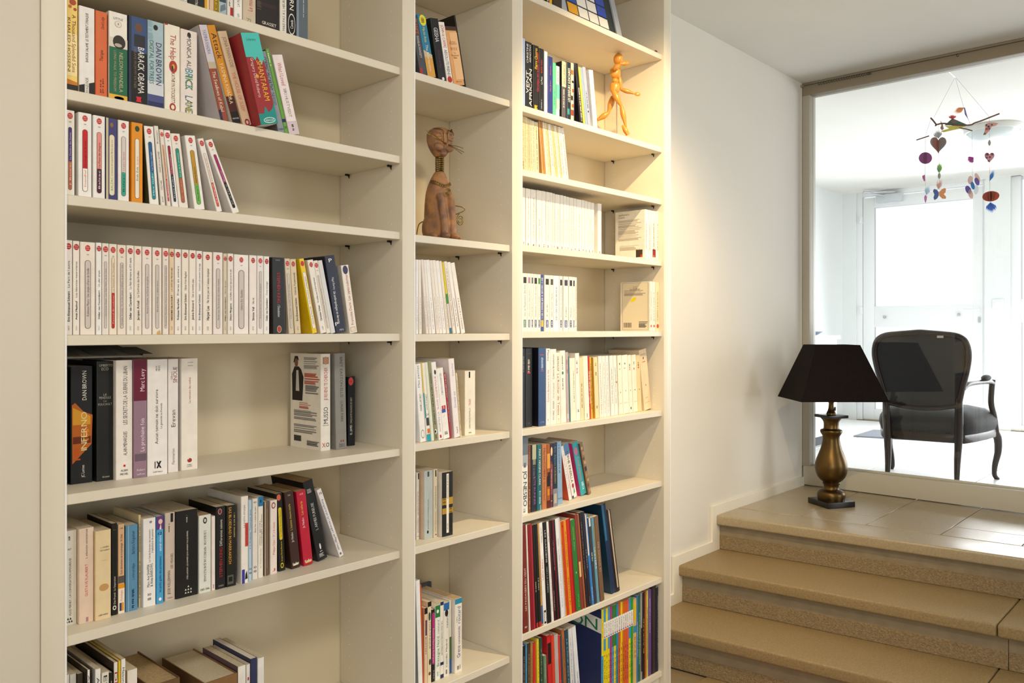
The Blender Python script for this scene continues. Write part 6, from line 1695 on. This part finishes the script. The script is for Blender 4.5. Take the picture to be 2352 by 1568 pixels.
MB().tube([loc(mp_(*p)) for p in ((255, 790), (310, 772), (367, 753))], .0032, M_TWIG, 7).build('twig', mob)
MB().tube([loc(mp_(*p)) for p in ((640, 680), (700, 690), (757, 706))], .003, M_TWIG, 7).build('twig', mob)
paper('paper_bird', [(508, 657), (575, 597), (592, 600), (722, 656)], '2f5a4c')
paper('paper_bird_eye', ell(598, 622, 36, 14), '8a6a60', -.003)
paper('paper_bird_belly', [(510, 662), (722, 658), (640, 688), (500, 720), (474, 708), (548, 686)], 'c8bc4e')
paper('paper_star', [(470, 614), (492, 648), (502, 690), (484, 702), (470, 682), (480, 655)], '9a7468')
feather('red_feather', (580, 604), (578, 560), 34, 'd0413c', 9, 0, 2)
feather('orange_feather', (684, 498), (590, 548), 26, 'e8a46a', 9, 0, 3)
paper('purple_strip', [(682, 496), (692, 500), (704, 545), (720, 600), (692, 560)], '6a50b0')
paper('paper_fish', [(992, 640), (965, 662), (930, 672), (915, 700), (900, 718), (880, 742), (854, 746), (868, 716), (874, 690), (876, 650), (900, 634), (950, 630)], 'c8968a')
for x, y, r, c in ((885, 655, 9, '3a3a4c'), (905, 668, 10, '2c3242'), (888, 690, 10, 'c02a3a'), (912, 688, 9, 'b03040'), (935, 652, 8, '4a6a5a'), (870, 732, 9, '6a8a3a')):
    paper('fish_spot', ell(x, y, r, r), c, -.003)
paper('grey_heart', heart(452, 838, 148, 150), 'a29a98', .012)
paper('brown_heart_half', heart(452, 838, 112, 148, -1), 'b0705c', 0)
paper('grey_heart_half', heart(452, 838, 146, 148, 1), '948480', -.002)
paper('heart_ridge', [(444, 790), (462, 790), (458, 880), (452, 908), (447, 880)], 'a84a3c', -.004)
feather('grey_feather', (455, 775), (440, 700), 40, 'b8bcc0', 9, .01, 4)
paper('magenta_disc', ell(336, 952, 60, 53), '8a2a78', 0)
paper('magenta_disc_fold', ell(336, 952, 14, 53), '701f60', -.006)
paper('half_heart', [(333, 1100), (308, 1112), (310, 1132), (325, 1162), (332, 1158)], 'b85a9c')
feather('pale_feather', (345, 1285), (362, 1200), 26, 'c4dfe8', 8, 0, 5)
paper('magenta_drop', [(335, 1282), (350, 1300), (346, 1330), (338, 1357), (328, 1335), (324, 1305)], 'c07ab4')
feather('green_feather', (462, 1085), (468, 988), 22, '9ad04e', 9, 0, 6)
feather('blue_feather', (455, 1085), (444, 1002), 12, '5aa0c8', 6, .004, 7)
for x, y in ((460, 1112), (912, 815)):
    ball(MB(), loc(mp_(x, y)), (.007, .007, .016), pm('a8a898'), 10, 8).build('bead', mob)
feather('pink_feather', (458, 1230), (480, 1140), 18, 'e0b8bc', 7, .004, 8)
feather('peach_feather', (452, 1235), (442, 1150), 12, 'e8b890', 6, 0, 9)
paper('butterfly_wing', [(456, 1262), (440, 1238), (414, 1230), (404, 1250), (418, 1280), (408, 1308), (418, 1330), (440, 1318), (456, 1290)], '3a5c9c')
paper('butterfly_wing', [(458, 1262), (480, 1235), (508, 1221), (521, 1230), (516, 1262), (500, 1276), (522, 1300), (518, 1318), (490, 1318), (462, 1292)], 'd8935c')
feather('magenta_feather', (770, 945), (715, 990), 34, 'b83aa0', 10, 0, 10)
for c, col, rx, ry, t in (((740, 1150), 'd8b8b0', 22, 38, 5), ((804, 1128), 'd8b8b0', 18, 44, -25), ((800, 1163), '6a52a8', 20, 36, -20), ((722, 1238), '6a52a8', 24, 40, -25), ((743, 1276), 'dcbcb4', 21, 42, -15), ((794, 1238), 'd4dde0', 20, 40, 8), ((762, 1200), '2f7ab8', 17, 36, -15)):
    a = math.radians(t)
    paper('flower_petal', [(c[0] + x * math.cos(a) - y * math.sin(a), c[1] + x * math.sin(a) + y * math.cos(a)) for x, y in ell(0, 0, rx, ry, 14)], col, -.004 if col == '2f7ab8' else .002 * (t % 3))
paper('pink_heart', heart(913, 950, 90, 96), 'c8969c')
for x, y, r in ((893, 918, 13), (938, 917, 12), (888, 948, 10), (918, 943, 9), (905, 978, 9)):
    paper('heart_spot', ell(x, y, r, r * .9), '8a3058', -.003)
feather('blue_feather', (913, 1160), (955, 1058), 18, '2a8ad0', 8, 0, 11)
lan = Vector(loc(mp_(924, 1296)))
for k in range(6):
    t = k * math.pi / 6
    dv = Vector((math.cos(t), math.sin(t), 0))
    nv = Vector((-math.sin(t), math.cos(t), 0)) * .0006
    e = [lan + dv * (.0405 * math.cos(q * math.pi / 10)) + Vector((0, 0, .0272 * math.sin(q * math.pi / 10))) for q in range(20)]
    m = MB()
    n = 20
    m.faces([p - nv for p in e] + [p + nv for p in e], [tuple(range(n)), tuple(range(2 * n - 1, n - 1, -1))] + [(i, n + i, n + (i + 1) % n, (i + 1) % n) for i in range(n)], pm('c2553a'))
    m.build('paper_lantern_disc', mob)
feather('blue_tassel', (920, 1350), (935, 1445), 48, '3a7ad0', 10, 0, 12)
